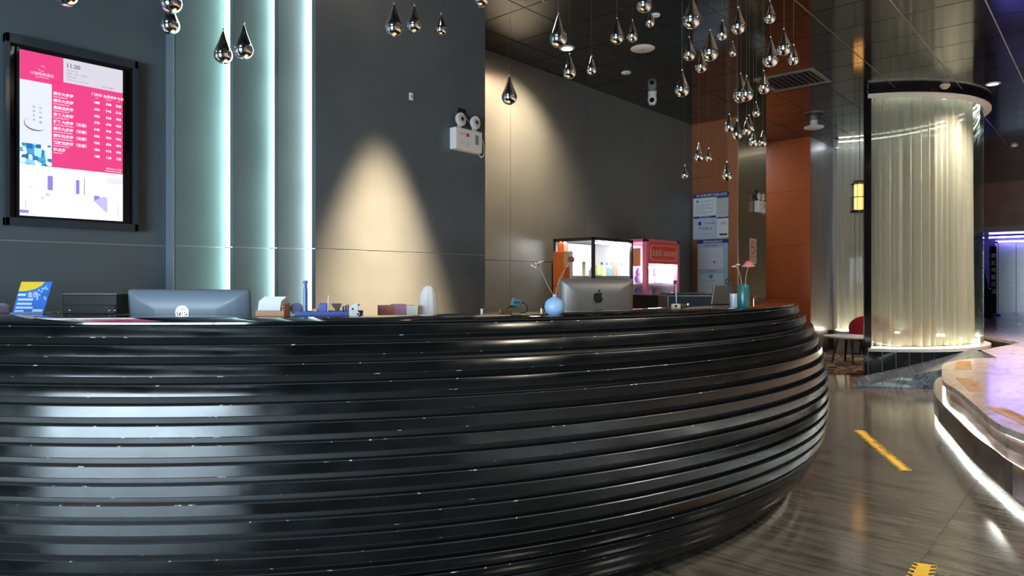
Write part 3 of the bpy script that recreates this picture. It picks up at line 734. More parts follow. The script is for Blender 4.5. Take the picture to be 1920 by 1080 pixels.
kb = cabinet(KX0, KX1, KY, 0.6, 1.82, BLACKP, 'black framed lit glass showcase of goods against the grey back wall', False)
for k, ch in enumerate('MARKET'): text(ch, 0.055, -0.27 + k * 0.11, -0.001, 1.49, BLACKP, kb, 'CENTER', .001)
QX0, QX1, QY = XY(1212, DY(1212, 4.65))[0], XY(1274, DY(1274, 4.65))[0], 4.65
kp = cabinet(QX0, QX1, QY, 0.58, 1.86, PINKM, 'pink lit vending cabinet with a red header sign', True)
QW = QX1 - QX0
hd = MB().box((0, 0.02, 1.68), (QW - 0.1, 0.05, 0.30), 0.006).build('header', mat('header_red', (.70, .07, .05), .4), kp)
E_SIGN = mat('sign_letter', (.85, .50, .42), .4)
def rrect(w, h, r, n=6): return [(cx + r * math.cos(a), cz + r * math.sin(a)) for (cx, cz, a0) in ((w / 2 - r, h / 2 - r, 0), (-w / 2 + r, h / 2 - r, PI / 2), (-w / 2 + r, -h / 2 + r, PI), (w / 2 - r, -h / 2 + r, 1.5 * PI)) for a in [a0 + PI / 2 * k / n for k in range(n + 1)]]
pp = [(x, -0.008, z + 1.68) for x, z in rrect(QW - 0.2, 0.2, 0.05)]; pp.append(pp[0])
MB().tube(pp, 0.005, 5).build('header_outline', E_SIGN, hd)
text('自由贝 XIAOBEI', 0.095, 0, -0.007, 1.645, E_SIGN, hd, 'CENTER', .0015)
MB().box((0, -0.05, 0.62), (QW * 0.62, 0.12, 0.10), 0.02).build('hatch', PINKM, kp)
MB().box((-QW / 2 + 0.02, 0.28, 1.62), (0.012, 0.36, 0.24), 0.003).build('side_sign', mat('side_sign', (.85, .42, .22), .5), kp)
cols = [((.85, .75, .3), 'yellow'), ((.25, .55, .75), 'sky blue'), ((.75, .35, .25), 'brick red'), ((.9, .88, .8), 'cream'), ((.3, .3, .4), 'slate grey'), ((.55, .65, .3), 'olive green')]
GM = [mat('goods_%d' % i, c[0], .4) for i, c in enumerate(cols)]
def goods(root, W, zlist, pref, grp):
    i = 0
    for z in zlist:
        for q in range(6):
            x = root.location.x - W / 2 + 0.12 + q * (W - 0.24) / 5; hh = random.choice((.10, .13, .17)); gi = (i // 6 * 3 + q) % 6; gm = GM[gi]
            if q % 2: o = MB().lathe([(0, 0), (.033, 0), (.034, hh * .6), (.014, hh * .82), (.014, hh), (0, hh)], 12)
            else: o = MB().box((0, 0, hh / 2), (.075, .05, hh), .004)
            o = o.build('drink_bottle' if q % 2 else 'snack_box', gm); o.location = (x, root.location.y + 0.2, z + .0045)
            tag(o, pref % (cols[gi][1], 'bottle' if q % 2 else 'snack carton', 'upper' if z > 1.2 else 'middle'), 'bottle' if q % 2 else 'carton', grp)
            i += 1
goods(kb, KX1 - KX0, (1.02, 1.36), 'small %s %s on the %s shelf of the black showcase', 'goods in the black showcase')
TOYM = [mat('plush_violet', (.30, .28, .62), .8), mat('plush_pale', (.62, .66, .85), .8), mat('plush_pink', (.7, .4, .55), .8)]
for k, (u, z) in enumerate(((-.26, .984), (0.02, .984), (.24, .984), (-.2, 1.264), (.05, 1.264), (.26, 1.264), (-.1, .684), (.2, .684))):
    t = thing('plush_toy', ('violet', 'pale blue', 'pink')[k % 3] + ' round plush toy on the ' + ('upper' if z > 1.2 else ('middle' if z > .9 else 'bottom')) + ' shelf inside the pink vending cabinet', 'toy', (kp.location.x + u, QY + .25, z + .0004), 0, 'toys in the pink cabinet')
    MB().lathe([(0, 0), (.06, .01), (.075, .06), (.055, .11), (0, .13)], 14).build('body', TOYM[k % 3], t)
    MB().lathe([(0, .10), (.05, .12), (.06, .16), (.04, .205), (0, .215)], 14).build('head', TOYM[k % 3], t)
    for s in (-1, 1): MB().lathe([(0, -.018), (.02, 0), (0, .02)], 8, (s * .045, 0, .205)).build('ear', TOYM[k % 3], t)
# orange display stand beside the showcase
og = thing('gift_stand', 'orange and white gift box stand with rolled tops beside the black showcase', 'display stand', (*XY(1055, DY(1055, 4.72)), 0))
MB().box((0, 0, 0.62), (.15, .16, 1.24), .004).build('stand_body', ORANGE, og)
MB().box((0, 0, 1.44), (.15, .16, .39), .004).build('upper_box', ORANGE, og)
MB().box((0, -.082, 1.54), (.15, .004, .17)).build('label_panel', mat('tan_label', (.75, .55, .3), .6), og)
MB().box((.05, -.083, 1.44), (.05, .004, .40)).build('white_band', PAPER, og)
for x, m in ((-.035, ORANGE), (.04, PAPER)):
    MB().lathe([(0, 1.63), (.035, 1.63), (.035, 1.71), (.028, 1.735), (0, 1.755)], 14, (x, 0, 0)).build('rolled_top', m, og)

# ================================================================== GLASS COLUMN
GC = LD(5.43, 10.96); GR = 1.765
base_ang = math.atan2(RT.y, RT.x)                       # angle of the picture's right-hand direction
def ga(deg): return base_ang + math.radians(deg)        # deg: 0 = right, -90 = toward the desk side
gc = thing('glass_screen', 'tall curved glass screen lined with white curtains beside the raised platform', 'glass screen', (GC[0], GC[1], 0))
A0 = -109.5
for a0, a1 in ((A0, -33), (-33, 22), (22, 70)):
    MB().arc((0, 0), ga(a0 + .15), ga(a1 - .15), [(GR - .012, PLAT), (GR, PLAT), (GR, CEIL), (GR - .012, CEIL)], 40).build('glass_pane', GLASS, gc)
cv = []; cf = []; NC = 560
for i in range(NC + 1):
    u = i / NC; dg = A0 + 1.5 + (72 - A0) * u
    w = math.sin(u * 2 * PI * 42 + 1.4 * math.sin(u * 31)) * (0.6 + 0.4 * math.sin(u * 57))
    for z, k in ((PLAT + .03, 1.25), (1.6, 1.0), (CEIL - .01, .8)):
        r = GR - .16 + .055 * w * k; a = ga(dg); cv.append((r * math.cos(a), r * math.sin(a), z))
for i in range(NC):
    for j in range(2): cf.append((i * 3 + j, i * 3 + 3 + j, i * 3 + 4 + j, i * 3 + 1 + j))
MB().add(cv, cf, 0, True).build('curtain', CURT, gc)
MB().arc((0, 0), ga(A0), ga(72), [(GR - .32, PLAT - .03), (GR + .09, PLAT - .03), (GR + .09, PLAT + .012), (GR - .32, PLAT + .012)], 60).build('ledge', mat('ledge_white', (.62, .60, .54), .25), gc)
MB().arc((0, 0), ga(A0), ga(72), [(GR - .02, CEIL - .075), (GR + .07, CEIL - .075), (GR + .07, CEIL - .002), (GR - .02, CEIL - .002)], 60).build('ceiling_ring', BLACKG, gc)
MB().arc((0, 0), ga(A0), ga(72), [(GR + .001, CEIL - .115), (GR + .02, CEIL - .125), (GR + .095, CEIL - .095), (GR + .095, CEIL - .076), (GR + .001, CEIL - .076)], 60).build('cove_ring', mat('cove_white', (.72, .72, .68), .5), gc)
LEDW = emit('column_led', (1.0, .93, .70), 13)
MB().arc((0, 0), ga(A0 + 1), ga(70), [(GR - .065, PLAT + .013), (GR - .045, PLAT + .013), (GR - .045, PLAT + .025), (GR - .065, PLAT + .025)], 60).build('base_light', LEDW, gc)
MB().arc((0, 0), ga(A0 + 1), ga(70), [(GR - .065, CEIL - .05), (GR - .045, CEIL - .05), (GR - .045, CEIL - .03), (GR - .065, CEIL - .03)], 60).build('top_light', emit('column_led_top', (.93, 1.0, .90), 5), gc)
a = ga(A0); pr = GR - .01
MB().box((pr * math.cos(a), pr * math.sin(a), CEIL / 2), (.085, .085, CEIL - .004), .004, 0, Matrix.Rotation(a, 3, 'Z')).build('corner_post', BLACKG, gc)
pl = MB().arc((0, 0), ga(A0), ga(72), [(GR - .3, 0.0), (GR + .055, 0.0), (GR + .055, PLAT - .03), (GR - .3, PLAT - .03)], 60).build('plinth', GROUT, gc)
tl = math.degrees(.165 / GR)
k = 0
while A0 + (k + 1) * tl < 20:
    MB().arc((0, 0), ga(A0 + k * tl + .12), ga(A0 + (k + 1) * tl - .12), [(GR + .05, .003), (GR + .062, .003), (GR + .062, PLAT - .032), (GR + .05, PLAT - .032)], 3).build('tile', DARKTILE, pl); k += 1
# curtain along the lounge wall
cv = []; cf = []; NC = 220
for i in range(NC + 1):
    u = i / NC; y = 2.1 + u * (4.03 - 2.1); w = math.sin(u * 2 * PI * 22 + math.sin(u * 19))
    for z in (.37, 2.0, CEIL - .06): cv.append((13.93 + .035 * w, y, z))
for i in range(NC):
    for j in range(2): cf.append((i * 3 + j, i * 3 + 3 + j, i * 3 + 4 + j, i * 3 + 1 + j))
lc = MB().add(cv, cf, 0, True).build('curtain', CURT2); tag(lc, 'white sheer curtain hanging behind the lounge table', 'curtain')
o = MB().box((13.85, 3.06, CEIL - .03), (.05, 1.92, .05)).build('curtain_rail', emit('rail_led', (.75, .88, 1.0), 3.0)); tag(o, 'lit rail above the lounge curtain', 'curtain rail')
o = MB().box((13.84, 3.06, .372), (.03, 1.92, .022)).build('led_strip', LEDW); tag(o, 'warm light strip on the wooden ledge below the lounge curtain', 'light strip')

# lantern
lp = P(1612, 369, 11.5)
ln = thing('bird_cage_lantern', 'black wire cage lantern with a glowing paper core beside the black post', 'lantern', (lp.x, lp.y, lp.z - .26))
MB().lathe([(0, .05), (.085, .05), (.085, .46), (0, .46)], 20).build('paper_core', emit('lantern_glow', (1.0, .48, .13), 1.1), ln)
for k in range(10):
    a = 2 * PI * k / 10
    MB().tube([(.13 * math.cos(a), .13 * math.sin(a), 0), (.13 * math.cos(a), .13 * math.sin(a), .47), (.09 * math.cos(a), .09 * math.sin(a), .52)], .0045, 5).build('cage_bar', BLACKP, ln)
for z, r in ((.0, .13), (.02, .14), (.25, .13), (.47, .13), (.52, .09)):
    MB().lathe([(r - .006, z - .006), (r + .006, z - .006), (r + .006, z + .006), (r - .006, z + .006)], 24).build('cage_ring', BLACKP, ln)
MB().tube([(0, 0, .52), (0, 0, CEIL - ln.location.z)], .006, 6).build('chain', BLACKP, ln)

# lounge table and chair
tp = XY(1592, 10.75)
tb = thing('round_table', 'low round white table on dark splayed legs in the lounge', 'table', (*tp, 0.0085))
MB().lathe([(0, .40), (.34, .40), (.37, .415), (.37, .43), (0, .43)], 40).build('table_top', PAPER, tb)
for k in range(4):
    a = 2 * PI * k / 4 + .5
    MB().tube([(.16 * math.cos(a), .16 * math.sin(a), .40), (.25 * math.cos(a), .25 * math.sin(a), 0)], [.022, .014], 8).build('leg', BLACKP, tb)
MB().lathe([(0, .385), (.2, .385), (.2, .40), (0, .40)], 20).build('under_plate', BLACKP, tb)
def tub_chair(px, d, rz, label):
    chn = thing('tub_chair', label, 'chair', (*XY(px, d), 0.0085), rz, 'red tub chairs')
    MB().lathe([(0, .27), (.29, .27), (.31, .31), (.30, .39), (.26, .42), (0, .425)], 28).build('seat', REDCH, chn)
    b = MB()
    vs = []; fs = []
    for i in range(25):
        a = PI * .0 + PI * i / 24; hh = .40 + .30 * math.sin(PI * i / 24) ** .6
        for (r, z) in ((.34, .25), (.36, hh - .02), (.335, hh), (.31, hh - .02), (.30, .25)): vs.append((r * math.cos(a), r * math.sin(a), z))
    for i in range(24):
        for k in range(5): k2 = (k + 1) % 5; fs.append((i * 5 + k, i * 5 + 5 + k, i * 5 + 5 + k2, i * 5 + k2))
    fs.append((0, 1, 2, 3, 4)); fs.append((124, 123, 122, 121, 120))
    b.add(vs, fs, 0, True).build('backrest', REDCH, chn)
    for k in range(4):
        a = PI / 4 + k * PI / 2
        MB().tube([(.2 * math.cos(a), .2 * math.sin(a), .28), (.25 * math.cos(a), .25 * math.sin(a), 0)], [.018, .012], 8).build('leg', BLACKP, chn)
tub_chair(1634, 12.0, base_ang + 2.6, 'red upholstered tub chair behind the round white table and black post')
tub_chair(1705, 10.5, base_ang + 3.6, 'red tub chair seen faintly through the curved curtain screen')

# ================================================================== FLOOR STICKERS
def sticker(name, label, pts, z, m, edge, txt=None):
    t = thing(name, label, 'floor sticker', (*pts[0], z), 0, 'floor stickers')
    o = Vector(pts[0]); q = [Vector(p) - o for p in pts]
    MB().prism([tuple(p) for p in q], .0006, .0022).build('film', m, t)
    if edge:
        for (i, j) in ((0, 3), (1, 2)):
            A, B = q[i], q[j]; other = q[1] if i == 0 else q[0]
            nrm = ((other if i == 0 else q[0]) - A).normalized() * .022
            n = max(6, int((B - A).length / .045)); tdir = (B - A) / n
            for k in range(n):
                s = A + tdir * (k + .15); e = A + tdir * (k + .65)
                MB().prism([tuple(s), tuple(e), tuple(e + nrm + tdir * .3), tuple(s + nrm + tdir * .3)], .0024, .0028).build('hazard_stripe', BLACKP, t)
    if txt:
        c = sum(q, Vector((0, 0))) / 4; ax = (q[3] - q[0]); 
        me = text_mesh(txt, (q[1] - q[0]).length * .55, 'CENTER', mat('sticker_print', (.30, .16, .01), .6), .001)
        o2 = put('lettering', me, t, (c.x, c.y, .0031)); o2.rotation_euler = (-PI / 2, 0, math.atan2(ax.y, ax.x))
    return t
sticker('floor_sticker', 'long yellow queue tape with black hatched edges on the dark floor', [floor_at(1599, 807), floor_at(1621, 807), floor_at(1710, 882), floor_at(1686, 882)], 0, YELLOW, True, '请在一米线外等候')
sticker('floor_sticker', 'yellow notice tape nearest the lower lit step on the dark floor', [floor_at(1712, 1055), floor_at(1757, 1061), floor_at(1722, 1180), floor_at(1655, 1165)], 0, YELLOW, True, '请保持距离')
sticker('floor_sticker', 'small tan notice sticker on the platform by the glass column', [floor_at(1793, 677, PLAT), floor_at(1821, 677, PLAT), floor_at(1823, 693, PLAT), floor_at(1793, 693, PLAT)], PLAT, ORANGET, False, '1米')
sticker('floor_sticker', 'slanted tan notice sticker at the middle of the platform edge', [floor_at(1792, 708, PLAT), floor_at(1822, 710, PLAT), floor_at(1850, 735, PLAT), floor_at(1818, 734, PLAT)], PLAT, ORANGET, False, '一米线')
sticker('floor_sticker', 'long orange brown notice strip on the platform farthest from the glass column', [floor_at(1850, 764, PLAT), floor_at(1885, 765, PLAT), floor_at(1965, 800, PLAT), floor_at(1925, 800, PLAT)], PLAT, ORANGET, False, '请保持一米距离')

# ================================================================== ELEVATOR
yd0, yd1 = XY(1940, DX(1940, 23.98))[1], XY(1872, DX(1872, 23.98))[1]
el = thing('elevator_door', 'brushed steel elevator doors at the end of the blue lit lobby', 'elevator', (23.99, (yd0 + yd1) / 2, PLAT), -PI / 2)
DW = yd1 - yd0
for s in (-1, 1):
    MB().box((s * DW / 4, -.03, 1.0), (DW / 2 - .006, .04, 2.0), .003).build('door_leaf', STEEL, el)
    MB().box((s * (DW / 2 + .04), -.05, 1.03), (.07, .09, 2.06), .004).build('jamb', STEEL, el)
MB().box((0, -.05, 2.04), (DW + .14, .09, .08), .004).build('head_jamb', STEEL, el)
bt = thing('blue_tube', 'blue glowing tube light above the elevator doors', 'tube light', (23.2, (yd0 + yd1) / 2, 2.52))
MB().tube([(0, -.55, 0), (0, .55, 0)], .02, 8).build('tube', emit('blue_tube', (.20, .16, 1.0), 45), bt)
MB().box((0, 0, .04), (.06, 1.2, .04)).build('holder', BLACKP, bt)
bp = P(1862, 527, 18.2)
bn = thing('banner_stand', 'narrow dark banner stand with a column of white characters by the elevator', 'banner', (bp.x, bp.y, PLAT), base_ang)
MB().box((0, 0, .95), (.16, .03, 1.8), .004).build('banner', BLACKP, bn)
for k, chh in enumerate('欢迎光临酒店'): text(chh, .13, 0, -.017, 1.55 - k * .19, PAPER, bn, 'CENTER', .002)
MB().box((0, 0, .02), (.26, .2, .04), .004).build('foot', BLACKP, bn)
kp_ = P(1843, 560, 17.0)
ks = thing('info_kiosk', 'dark slanted information kiosk at the elevator lobby entrance', 'kiosk', (kp_.x, kp_.y, PLAT), base_ang)
MB().box((0, 0, .35), (.30, .25, .70), .01).build('cabinet', BLACKP, ks)
MB().box((-.02, 0, 1.15), (.10, .06, 1.1), .006, 0, Matrix.Rotation(-.22, 3, 'Y')).build('slanted_screen', mat('kiosk_blue', (.02, .03, .12), .15), ks)
MB().box((0, 0, .72), (.34, .28, .03), .004).build('desk_plate', BLACKG, ks)

# ================================================================== CEILING FITTINGS
def ceil_disc(px, py, r, name, label, cat, core=True):
    x, y = ceil_at(px, py)
    t = thing(name, label, cat, (x, y, CEIL))
    MB().lathe([(0, -.012), (r * .9, -.012), (r, -.004), (r, 0), (0, 0)], 36).build('face_plate', WHITE, t)
    if core: MB().lathe([(0, -.016), (r * .09, -.016), (r * .09, -.011), (0, -.011)], 14).build('center_screw', GREYT, t)
    return t
ceil_disc(1205, 91, .135, 'ceiling_speaker', 'large round white ceiling speaker above the drink cabinets', 'ceiling speaker')
ceil_disc(1174, 136, .06, 'smoke_detector', 'small round white ceiling detector near the grey back wall', 'smoke detector')
ceil_disc(1229, 28, .045, 'smoke_detector', 'tiny round white ceiling detector among the teardrop pendants', 'smoke detector')
def dome(px, py, label, col):
    x, y = ceil_at(px, py); t = thing('smoke_detector', label, 'smoke detector', (x, y, CEIL))
    MB().lathe([(0, -.012), (.062, -.012), (.062, 0), (0, 0)], 20).build('base', WHITE, t)
    MB().lathe([(0, -.05), (.03, -.046), (.05, -.03), (.052, -.012), (0, -.012)], 20).build('dome', col, t)
dome(1772, 160, 'peach domed ceiling detector close to the curved glass screen', mat('peach', (.62, .40, .28), .4))
dome(1902, 272, 'white domed ceiling detector before the elevator lobby', WHITE)
x, y = ceil_at(1223, 173)
sc_ = thing('security_camera', 'white pan tilt security camera under the ceiling by the back wall', 'security camera', (x, y, CEIL))
MB().lathe([(0, -.03), (.06, -.03), (.06, 0), (0, 0)], 20).build('mount', WHITE, sc_)
MB().lathe([(0, -.18), (.04, -.172), (.058, -.13), (.06, -.08), (.05, -.03), (0, -.03)], 20).build('body', WHITE, sc_)
MB().lathe([(0, .066), (.03, .062), (.034, .04), (0, .04)], 16, (-.012, -.008, -.12), axis='Y').build('lens', BLACKG, sc_)
sc_.rotation_euler = (0, 0, -.9)
x, y = ceil_at(1526, 226)
ap = thing('wireless_hub', 'white hat shaped ceiling fitting on a short stem near the red wood wall', 'ceiling fitting', (x, y, CEIL))
MB().lathe([(0, -.10), (.05, -.10), (.06, -.06), (.06, 0), (0, 0)], 20).build('stem', WHITE, ap)
MB().lathe([(0, -.13), (.13, -.13), (.155, -.115), (.15, -.10), (.06, -.085), (0, -.085)], 30).build('brim', WHITE, ap)
x, y = ceil_at(1487, 150)
vt = thing('air_vent', 'square slatted air vent in the black ceiling before the red wood wall', 'air vent', (x, y, CEIL))
for (cx_, cy_, dx_, dy_) in ((0, -.34, .74, .06), (0, .34, .74, .06), (-.34, 0, .06, .62), (.34, 0, .06, .62)):
    MB().box((cx_, cy_, -.008), (dx_, dy_, .016), .002).build('frame', mat('vent_grey', (.16, .15, .14), .4), vt)
for k in range(9):
    MB().box((0, -.27 + k * .0675, -.012), (.62, .045, .004), 0, 0, Matrix.Rotation(.6, 3, 'X')).build('slat', mat('vent_slat', (.10, .095, .09), .35), vt)
MB().box((0, 0, -.002), (.62, .62, .003)).build('backing', CORE, vt)

# downlights ----------------------------------------------------------------
x, y = ceil_at(1063, 90)
downlight(x, y, 'bright warm ceiling spotlight over the grey back wall', 330, WARM, (x - .4, F_Y, 1.6), 120, 1.0, 120)
x, y = ceil_at(1862, 157)
downlight(x, y, 'lit ceiling downlight over the platform beside the curved glass screen', 300, (1.0, .82, .70), None, 140, 1.0, 20)
# lamps of the same lobby ceiling that lie outside the picture (they show as a row of reflections in the curved glass)
downlight(3.30, E_Y - .56, 'warm spotlight washing the panelled wall above the desk', 6500, (1.0, .66, .38), (3.34, E_Y - .48, .0), 40, 1.0, 40, off='wall_washer')
downlight(2.2, -1.6, 'neutral ceiling downlight over the waiting floor near the entrance', 170, NEUT, None, 165, 1.0, 30, off='entrance_floor')
downlight(4.6, -0.9, 'neutral ceiling downlight over the waiting floor facing the desk', 170, NEUT, None, 165, 1.0, 30, off='waiting_floor')
downlight(7.6, -1.9, 'pinkish white ceiling downlight at the near part of the platform', 380, (1.0, .80, .70), None, 125, .8, 12, off='platform_edge')
downlight(11.2, -0.4, 'pinkish white ceiling downlight at the middle of the platform', 380, (1.0, .80, .70), None, 125, .8, 12, off='platform_middle')

# ================================================================== TEARDROP PENDANTS
DROPS = [(124, 12, 39), (321, 25, 39), (319, 65, 35), (441.5, 29, 21), (418.6, 120, 34), (457, 111, 35), (513, 116.5, 21), (739, 69, 33), (777, 61, 27), (827, 67, 22), (902, 13, 30), (955, 196.5, 29),
         (983, 2, 16), (1020, 3, 14), (1047, 89, 34), (1068, 148, 25), (1109, 140.5, 19), (1157, 83, 26), (1186, 79, 21.5), (1208, 24, 30), (1219, 51, 18), (1297, 54, 34), (1292.5, 114, 23.5), (1331.6, 114.7, 31),
         (1315, 136.5, 22), (1354.5, 75, 19.5), (1384.6, 64, 27), (1374, 106.5, 15), (1443.7, 44, 22.5), (1445, 126, 30), (1470, 104, 26.5), (1488, 122, 20), (1432.5, 176, 23), (1279, 182, 27), (1389, 192.5, 29),
         (1400, 190, 25), (1418, 219.5, 15), (1367.5, 247.7, 18), (1382, 262, 19.5), (1400, 254, 17), (1405, 246, 16), (1412.6, 276, 17), (1430, 275.5, 15.5), (1310, 303, 18), (1329, 302.7, 13), (1363, 339, 19), (1284, 335, 12.5)]
def drop_mesh(r):
    prof = [(0.0, 0.0)]
    for k in range(1, 10):
        a = k / 9 * 1.943; prof.append((r * math.sin(a), r - r * math.cos(a)))
    zr, rr0 = prof[-1][1], prof[-1][0]; H = r * 3.75
    for k in range(1, 11):
        u = k / 10; rr = rr0 * (1 - u) ** 1.05 * (1 - .05 * math.sin(PI * u)) + .0022 * u
        prof.append((rr, zr + (H - zr) * u))
    return MB().lathe(prof, 28).mesh('teardrop', CHROME), H
SIZES = {'large': .115, 'medium': .09, 'small': .068}
DM = {k: drop_mesh(v / 2) for k, v in SIZES.items()}
LOOP = MB().lathe([(0, 0), (.006, .002), (.007, .008), (.005, .014), (0, .016)], 10).mesh('cap_bead', CHROME)
WM_ = MB().tube([(0, 0, 0), (0, 0, 1)], .0006, 5).mesh('wire', WIRE)
DLAB = ['hanging above the wall display', 'just above another pendant at the panel edge beside the display', 'directly below another pendant at the panel edge beside the display', 'high before the widest glowing wall slot, above two bigger pendants',
        'against the glow of the widest wall slot', 'between the two pale green wall slots', 'beside the middle glowing wall slot', 'biggest of three in a row before the warm wall', 'amid three in a row before the warm wall',
        'least of three in a row before the warm wall', 'at the top corner edge of the warm lit wall', 'hanging lowest before the brown lit back wall', 'just showing at the ceiling close to the back wall corner', 'just showing at the ceiling beside the pendant over the spotlight',
        'just above the bright ceiling spotlight', 'directly below the bright ceiling spotlight', 'between the bright spotlight and the small detector', 'and the bigger of a pair beside the ceiling speaker', 'and the lesser of a pair beside the ceiling speaker',
        'just above the tiny ceiling detector', 'hanging beside the tiny ceiling detector under a bigger one', 'at the very top of the dense cluster before the pillar', 'alone beneath the topmost one of the dense cluster', 'with a smaller pendant tucked under it in the dense cluster',
        'tucked under a bigger pendant in the dense cluster', 'high between two bigger pendants in the dense cluster', 'high before the pillar reflection in the ceiling', 'hanging singly under the higher pendants before the pillar reflection', 'directly above a bigger pendant before the red wood',
        'directly below a smaller pendant before the red wood', 'in the middle of three near the air vent', 'touching its bigger neighbour closest to the air vent', 'hanging lowest beside the air vent', 'hanging near the security camera', 'in front in the overlapping pair before the bronze pillar side',
        'behind in the overlapping pair before the bronze pillar side', 'singly below the overlapping pair before the bronze side', 'top one of the tight bunch at the pillar edge', 'touching the top one of the tight bunch at the pillar edge', 'in front in the doubled pendants of the tight bunch', 'behind in the doubled pendants of the tight bunch',
        'in the lowest pair of the tight bunch, the bigger', 'in the lowest pair of the tight bunch, the lesser', 'and the bigger of a pair just above the notice board', 'and the lesser of a pair just above the notice board', 'hanging lowest before the pillar just above the notice board edge', 'hanging lowest against the dark back wall beside the pillar']
for (x, b, wpx), where in zip(DROPS, DLAB):
    sz = 'large' if wpx >= 28 else ('medium' if wpx >= 20.5 else 'small')
    d = min(SIZES[sz] * FPX / wpx, 6.6)
    if x < 150: d = min(d, 3.6)
    p = P(x, b, d)
    t = thing('teardrop_pendant', '%s chrome teardrop pendant %s' % (sz, where), 'pendant', (p.x, p.y, p.z), random.uniform(0, 6), 'chrome teardrop pendants over the desk')
    put('teardrop', DM[sz][0], t); put('cap_bead', LOOP, t, (0, 0, DM[sz][1] - .004))
    wo = put('wire', WM_, t, (0, 0, DM[sz][1] + .008)); wo.scale = (1, 1, CEIL - p.z - DM[sz][1] - .008)

# ================================================================== THINGS ON AND BEHIND THE DESK
# blue card stand
p = on_top(52, 588.5)
cs = thing('card_stand', 'blue and yellow slanted promotional card on a clear stand on the counter', 'sign', (*p, DTOP), facing(*p) + .15)
tilt = Matrix.Rotation(-.35, 3, 'X')
def tl_(x, y, z): return tuple(tilt @ Vector((x, y, z)))
def tbox(c, d, m, par, name): return MB().box(tl_(*c), d, 0, 0, tilt).build(name, m, par)
tbox((0, 0, .075), (.155, .004, .15), BLUEC, cs, 'card')
MB().add([tl_(-.0775, -.0026, .15), tl_(.04, -.0026, .15), tl_(.03, -.0026, .132), tl_(.0, -.0026, .115), tl_(-.04, -.0026, .106), tl_(-.0775, -.0026, .105)], [(0, 5, 4, 3, 2, 1)]).build('yellow_swoosh', YEL, cs)
for (x, z, w_, h_) in ((-.055, .088, .04, .010), (-.03, .066, .075, .010), (-.03, .046, .075, .010), (-.025, .028, .085, .010), (-.045, .012, .045, .009), (.045, .015, .05, .012)):
    tbox((x, -.0024, z), (w_, .001, h_), mat('card_print', (.55, .72, .95), .6), cs, 'print_line')
for k in range(14):
    tbox((.045 + random.uniform(-.025, .025), -.0024, .09 + random.uniform(-.03, .035)), (.008, .001, .008), mat('card_print2', (.30, .60, .85), .6), cs, 'print_dot')
text('会员', .026, .028, -.031, .076, PAPER, cs)
MB().box((0, .035, .003), (.16, .09, .006), .001).build('foot', mat('clear_foot', (.25, .32, .45), .1), cs)
MB().add([(-.03, .0, .006), (.03, .0, .006), (.03, .07, .006), (-.03, .07, .006), (-.03, .045, .12), (.03, .045, .12)], [(0, 1, 5, 4), (2, 3, 4, 5), (1, 2, 5), (3, 0, 4), (0, 3, 2, 1)]).build('prop', mat('clear_foot', (.25, .32, .45), .1), cs)
# pale lavender tray at the frame edge
p = on_top(-50, 588)
tr = thing('leaflet_tray', 'pale lavender leaflet tray behind the blue card', 'tray', (*p, DTOP), facing(*p))
MB().box((0, 0, .02), (.24, .16, .04), .008).build('tray', mat('lavender', (.42, .40, .58), .35), tr); MB().box((0, 0, .042), (.22, .14, .006), .002).build('leaflets', mat('leaflet', (.5, .55, .75), .5), tr)
# black receipt printer box
p = on_top(168, 589.5)
rb = thing('card_machine', 'glossy black flat card encoder box between the blue card and the monitor', 'device', (*p, DTOP), facing(*p) + .12)
MB().box((0, .07, .0435), (.245, .14, .087), .004).build('housing', mat('matte_black', (.008, .008, .009), .45, spec=.15), rb)
MB().box((0, -.002, .022), (.235, .006, .038), .002).build('front_flap', mat('matte_black', (.008, .008, .009), .45, spec=.15), rb)
MB().box((0, .07, .0885), (.245, .14, .003), .001).build('top_rim', mat('rim_grey', (.22, .20, .26), .2), rb)
for x in (-.085, .095, .12): MB().lathe([(0, .004), (.003, .003), (.003, 0), (0, 0)], 8, (x, -.006, .018), axis='Y').build('indicator', mat('indicator', (.85, .85, .8), .2), rb)
# monitor (back seen)
base_ang0 = math.atan2(RT.y, RT.x)
def monitor(px, py_top, d, w, h, m, label, rz_off, tiltv, depth=.05, zfoot=WTOP, chin=False, name='monitor'):
    q = P(px, py_top, d)
    t = thing(name, label, 'computer', (q.x, q.y, zfoot), (facing(q.x, q.y) + rz_off) if rz_off is not None else base_ang0 + .12)
    z1 = q.z - zfoot; zc = z1 - h / 2
    R_ = Matrix.Rotation(tiltv, 3, 'X')
    poly = rrect(w, h, .014, 5); n = len(poly)
    vs = []
    for (sc, y) in ((1.0, depth * .55), (1.0, depth * .40), (.985, depth * .25), (.93, depth * .02), (.80, -depth * .25), (.5, -depth * .42)):
        vs += [tuple(R_ @ Vector((x * sc, y, z * sc)) + Vector((0, 0, zc))) for x, z in poly]
    fs = [tuple(range(n))[::-1]]
    for k in range(5): fs += [(k * n + i, k * n + (i + 1) % n, (k + 1) * n + (i + 1) % n, (k + 1) * n + i) for i in range(n)]
    fs.append(tuple(5 * n + i for i in range(n)))
    sh = MB().add(vs, fs, 0, True).build('shell', m, t)
    sc_ = MB().box(tuple(R_ @ Vector((0, depth * .57, 0)) + Vector((0, 0, zc))), (w * .96, .004, h * .92), 0, 0, R_).build('screen', BLACKG, t)
    MB().box((0, .01, max(.01, (zc - h * .25) / 2)), (.12, .012, zc - h * .25), .003).build('stand', m, t)
    MB().box((0, .02, .006), (.2, .17, .012), .004).build('foot', m, t)
    return t, zc, R_
mt, zc, R_ = monitor(353, 543.5, 3.02, .545, .325, HPGREY, 'blue grey curved back monitor with a round emblem behind the counter', .03, .10)
EM = .029
zl = DTOP + .008 - WTOP
yl = -.026
